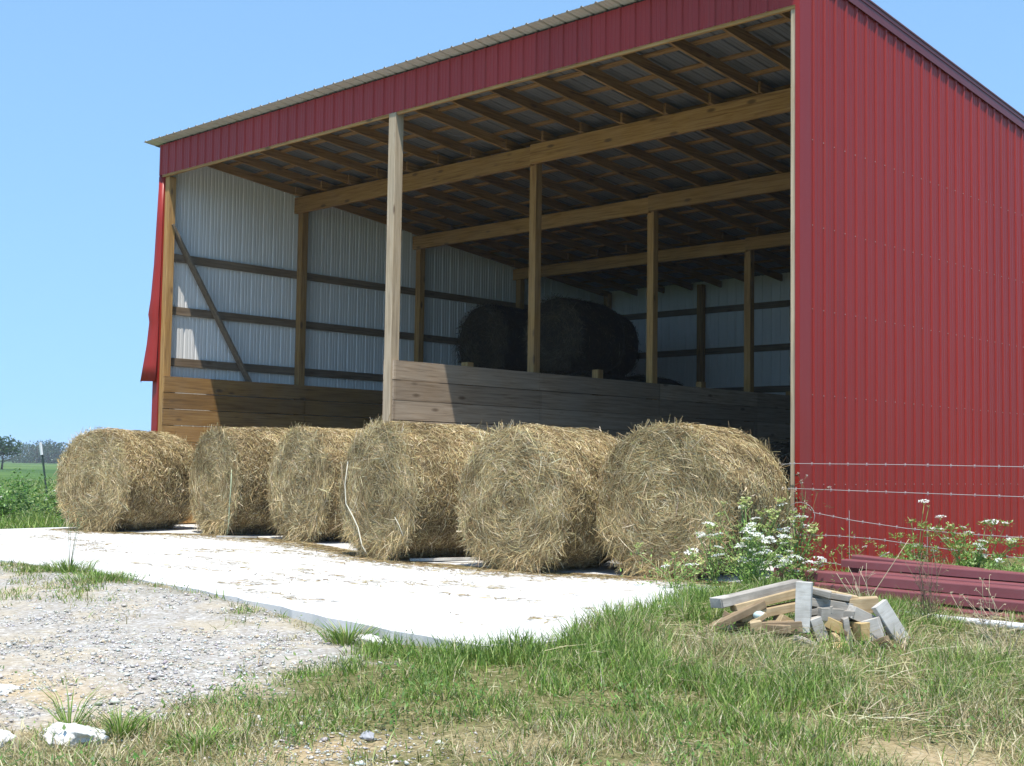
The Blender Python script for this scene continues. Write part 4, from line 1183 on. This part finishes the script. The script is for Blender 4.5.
# ------------------------------------------------------------------ distant trees
BARK = flat('bark', (.09, .07, .05), .9)
def tree(x, y, h, w, label, n=1500, tone=1.0, trunk=.25):
    t = thing('tree', label, 'tree', (x, y, gz(x, y) - .1), 0, 'trees beyond the field')
    m = MB().tube([(0, 0, 0), (.05 * w, 0, h * .3), (0, .03 * w, h * .75)], [h * .035, h * .026, h * .008], 7)
    for i in range(5):
        a = i * 1.3 + random.random(); m.tube([(0, 0, h * (.22 + .08 * i)), (math.cos(a) * w * .4, math.sin(a) * w * .4, h * (.4 + .09 * i))], [h * .012, h * .004], 5)
    m.build('trunk', BARK, t)
    k = 22; cen = rng.normal(0, 1, (k, 3)); cen = cen / np.linalg.norm(cen, axis=1)[:, None] * rng.uniform(.25, .85, (k, 1))
    cen = cen * [w * .5, w * .5, h * (1 - trunk) * .46] + [0, 0, h * (trunk + (1 - trunk) * .52)]
    if trunk < .1: cen[:, 2] = h * rng.uniform(.05, .82, k) * (1 - .35 * (np.hypot(cen[:, 0], cen[:, 1]) / (w * .5)) ** 2)
    i = rng.integers(0, k, n); d = unit(rng.normal(0, 1, (n, 3)))
    P = cen[i] + d * rng.uniform(.3, 1, (n, 1)) ** .5 * np.array([w * .2, w * .2, h * .13])
    D = unit(rng.normal(0, 1, (n, 3)) + d * .6); W = unit(np.cross(D, rng.normal(0, 1, (n, 3))))
    s = h * .075
    v, q = leaves(P, D, W, rng.uniform(.6, 1.3, n) * s, rng.uniform(.4, .8, n) * s)
    link('crown', mesh_np('crown', v, q, None, rcol(n, [(.045 * tone, .10 * tone, .03), (.065 * tone, .135 * tone, .04), (.03, .07 * tone, .025)], [4, 3, 3], .15, 4), [LEAF]), t)
def at_px(px, D):
    d = fw + (px - 512) / F * r2; d = d / math.hypot(d[0], d[1])
    return CAM[0] + d[0] * D, CAM[1] + d[1] * D
x, y = at_px(5, 190); tree(x, y, 4.6, 5.2, 'nearest round-crowned tree standing alone at the far left of the field', 1500, 1.0, .3)
for i, (px, D, h, w) in enumerate([(-22, 430, 8, 12), (16, 470, 6.5, 13), (22, 455, 7.2, 12), (28, 460, 7.4, 12), (33, 470, 8.4, 13), (39, 450, 8.2, 11), (45, 465, 7.8, 12), (51, 460, 8.6, 10), (56, 455, 9.4, 7), (61, 470, 7.8, 13), (68, 465, 8, 13), (-10, 440, 7.5, 13), (-40, 450, 9, 15)]):
    x, y = at_px(px, D)
    tree(x, y, h, w * 1.35, 'dark tree in the distant line along the far edge of the field', 900, .8, .02)

# ------------------------------------------------------------------ summer haze
def haze():
    m = bpy.data.materials.new('summer_haze'); m.use_nodes = True; t = m.node_tree
    for n in list(t.nodes):
        if n.type != 'OUTPUT_MATERIAL': t.nodes.remove(n)
    v = t.nodes.new('ShaderNodeVolumePrincipled'); v.inputs['Color'].default_value = (.86, .92, 1, 1); v.inputs['Density'].default_value = HAZE
    out = [n for n in t.nodes if n.type == 'OUTPUT_MATERIAL'][0]; t.links.new(v.outputs[0], out.inputs['Volume'])
    o = MB().box(-1700, 1700, -1700, 1700, -3, 14).build('haze', m); tag(o, 'thin pale summer haze over the far field', 'haze', kind='stuff')
HAZE = .0004
haze()
# ------------------------------------------------------------------ light
SUN = Vector((.23, -.265, .935)).normalized()
EL = math.asin(SUN.z); AZ = math.atan2(SUN.x, SUN.y)
sd = bpy.data.lights.new('sun', 'SUN'); sd.energy = 4.2; sd.angle = math.radians(.53); sd.color = (1.0, .95, .87)
so = bpy.data.objects.new('sun', sd); COL.objects.link(so)
so.rotation_euler = SUN.to_track_quat('Z', 'Y').to_euler()
W = bpy.data.worlds.new('World'); SC.world = W; W.use_nodes = True
nt = W.node_tree; bg = nt.nodes['Background']
sky = nt.nodes.new('ShaderNodeTexSky'); sky.sky_type = 'NISHITA'; sky.sun_disc = False
sky.sun_elevation = EL; sky.sun_rotation = AZ
sky.air_density = 1.0; sky.dust_density = 0.0; sky.ozone_density = 1.0; sky.altitude = 200
tc = nt.nodes.new('ShaderNodeTexCoord'); vm = nt.nodes.new('ShaderNodeVectorMath'); vm.operation = 'MULTIPLY_ADD'
vm.inputs[1].default_value = (1, 1, .45); vm.inputs[2].default_value = (0, 0, .27)
nz = nt.nodes.new('ShaderNodeVectorMath'); nz.operation = 'NORMALIZE'
nt.links.new(tc.outputs['Generated'], vm.inputs[0]); nt.links.new(vm.outputs[0], nz.inputs[0]); nt.links.new(nz.outputs[0], sky.inputs[0])
mlt = nt.nodes.new('ShaderNodeVectorMath'); mlt.operation = 'MULTIPLY'; mlt.inputs[1].default_value = (.92, 1.08, 1.08)
nt.links.new(sky.outputs[0], mlt.inputs[0]); nt.links.new(mlt.outputs[0], bg.inputs[0]); bg.inputs[1].default_value = .15
SC.view_settings.view_transform = 'Standard'; SC.view_settings.look = 'None'
SC.view_settings.exposure = .75; SC.view_settings.gamma = 1
SC.cycles.use_denoising = True
SC.cycles.max_bounces = 6; SC.cycles.diffuse_bounces = 2
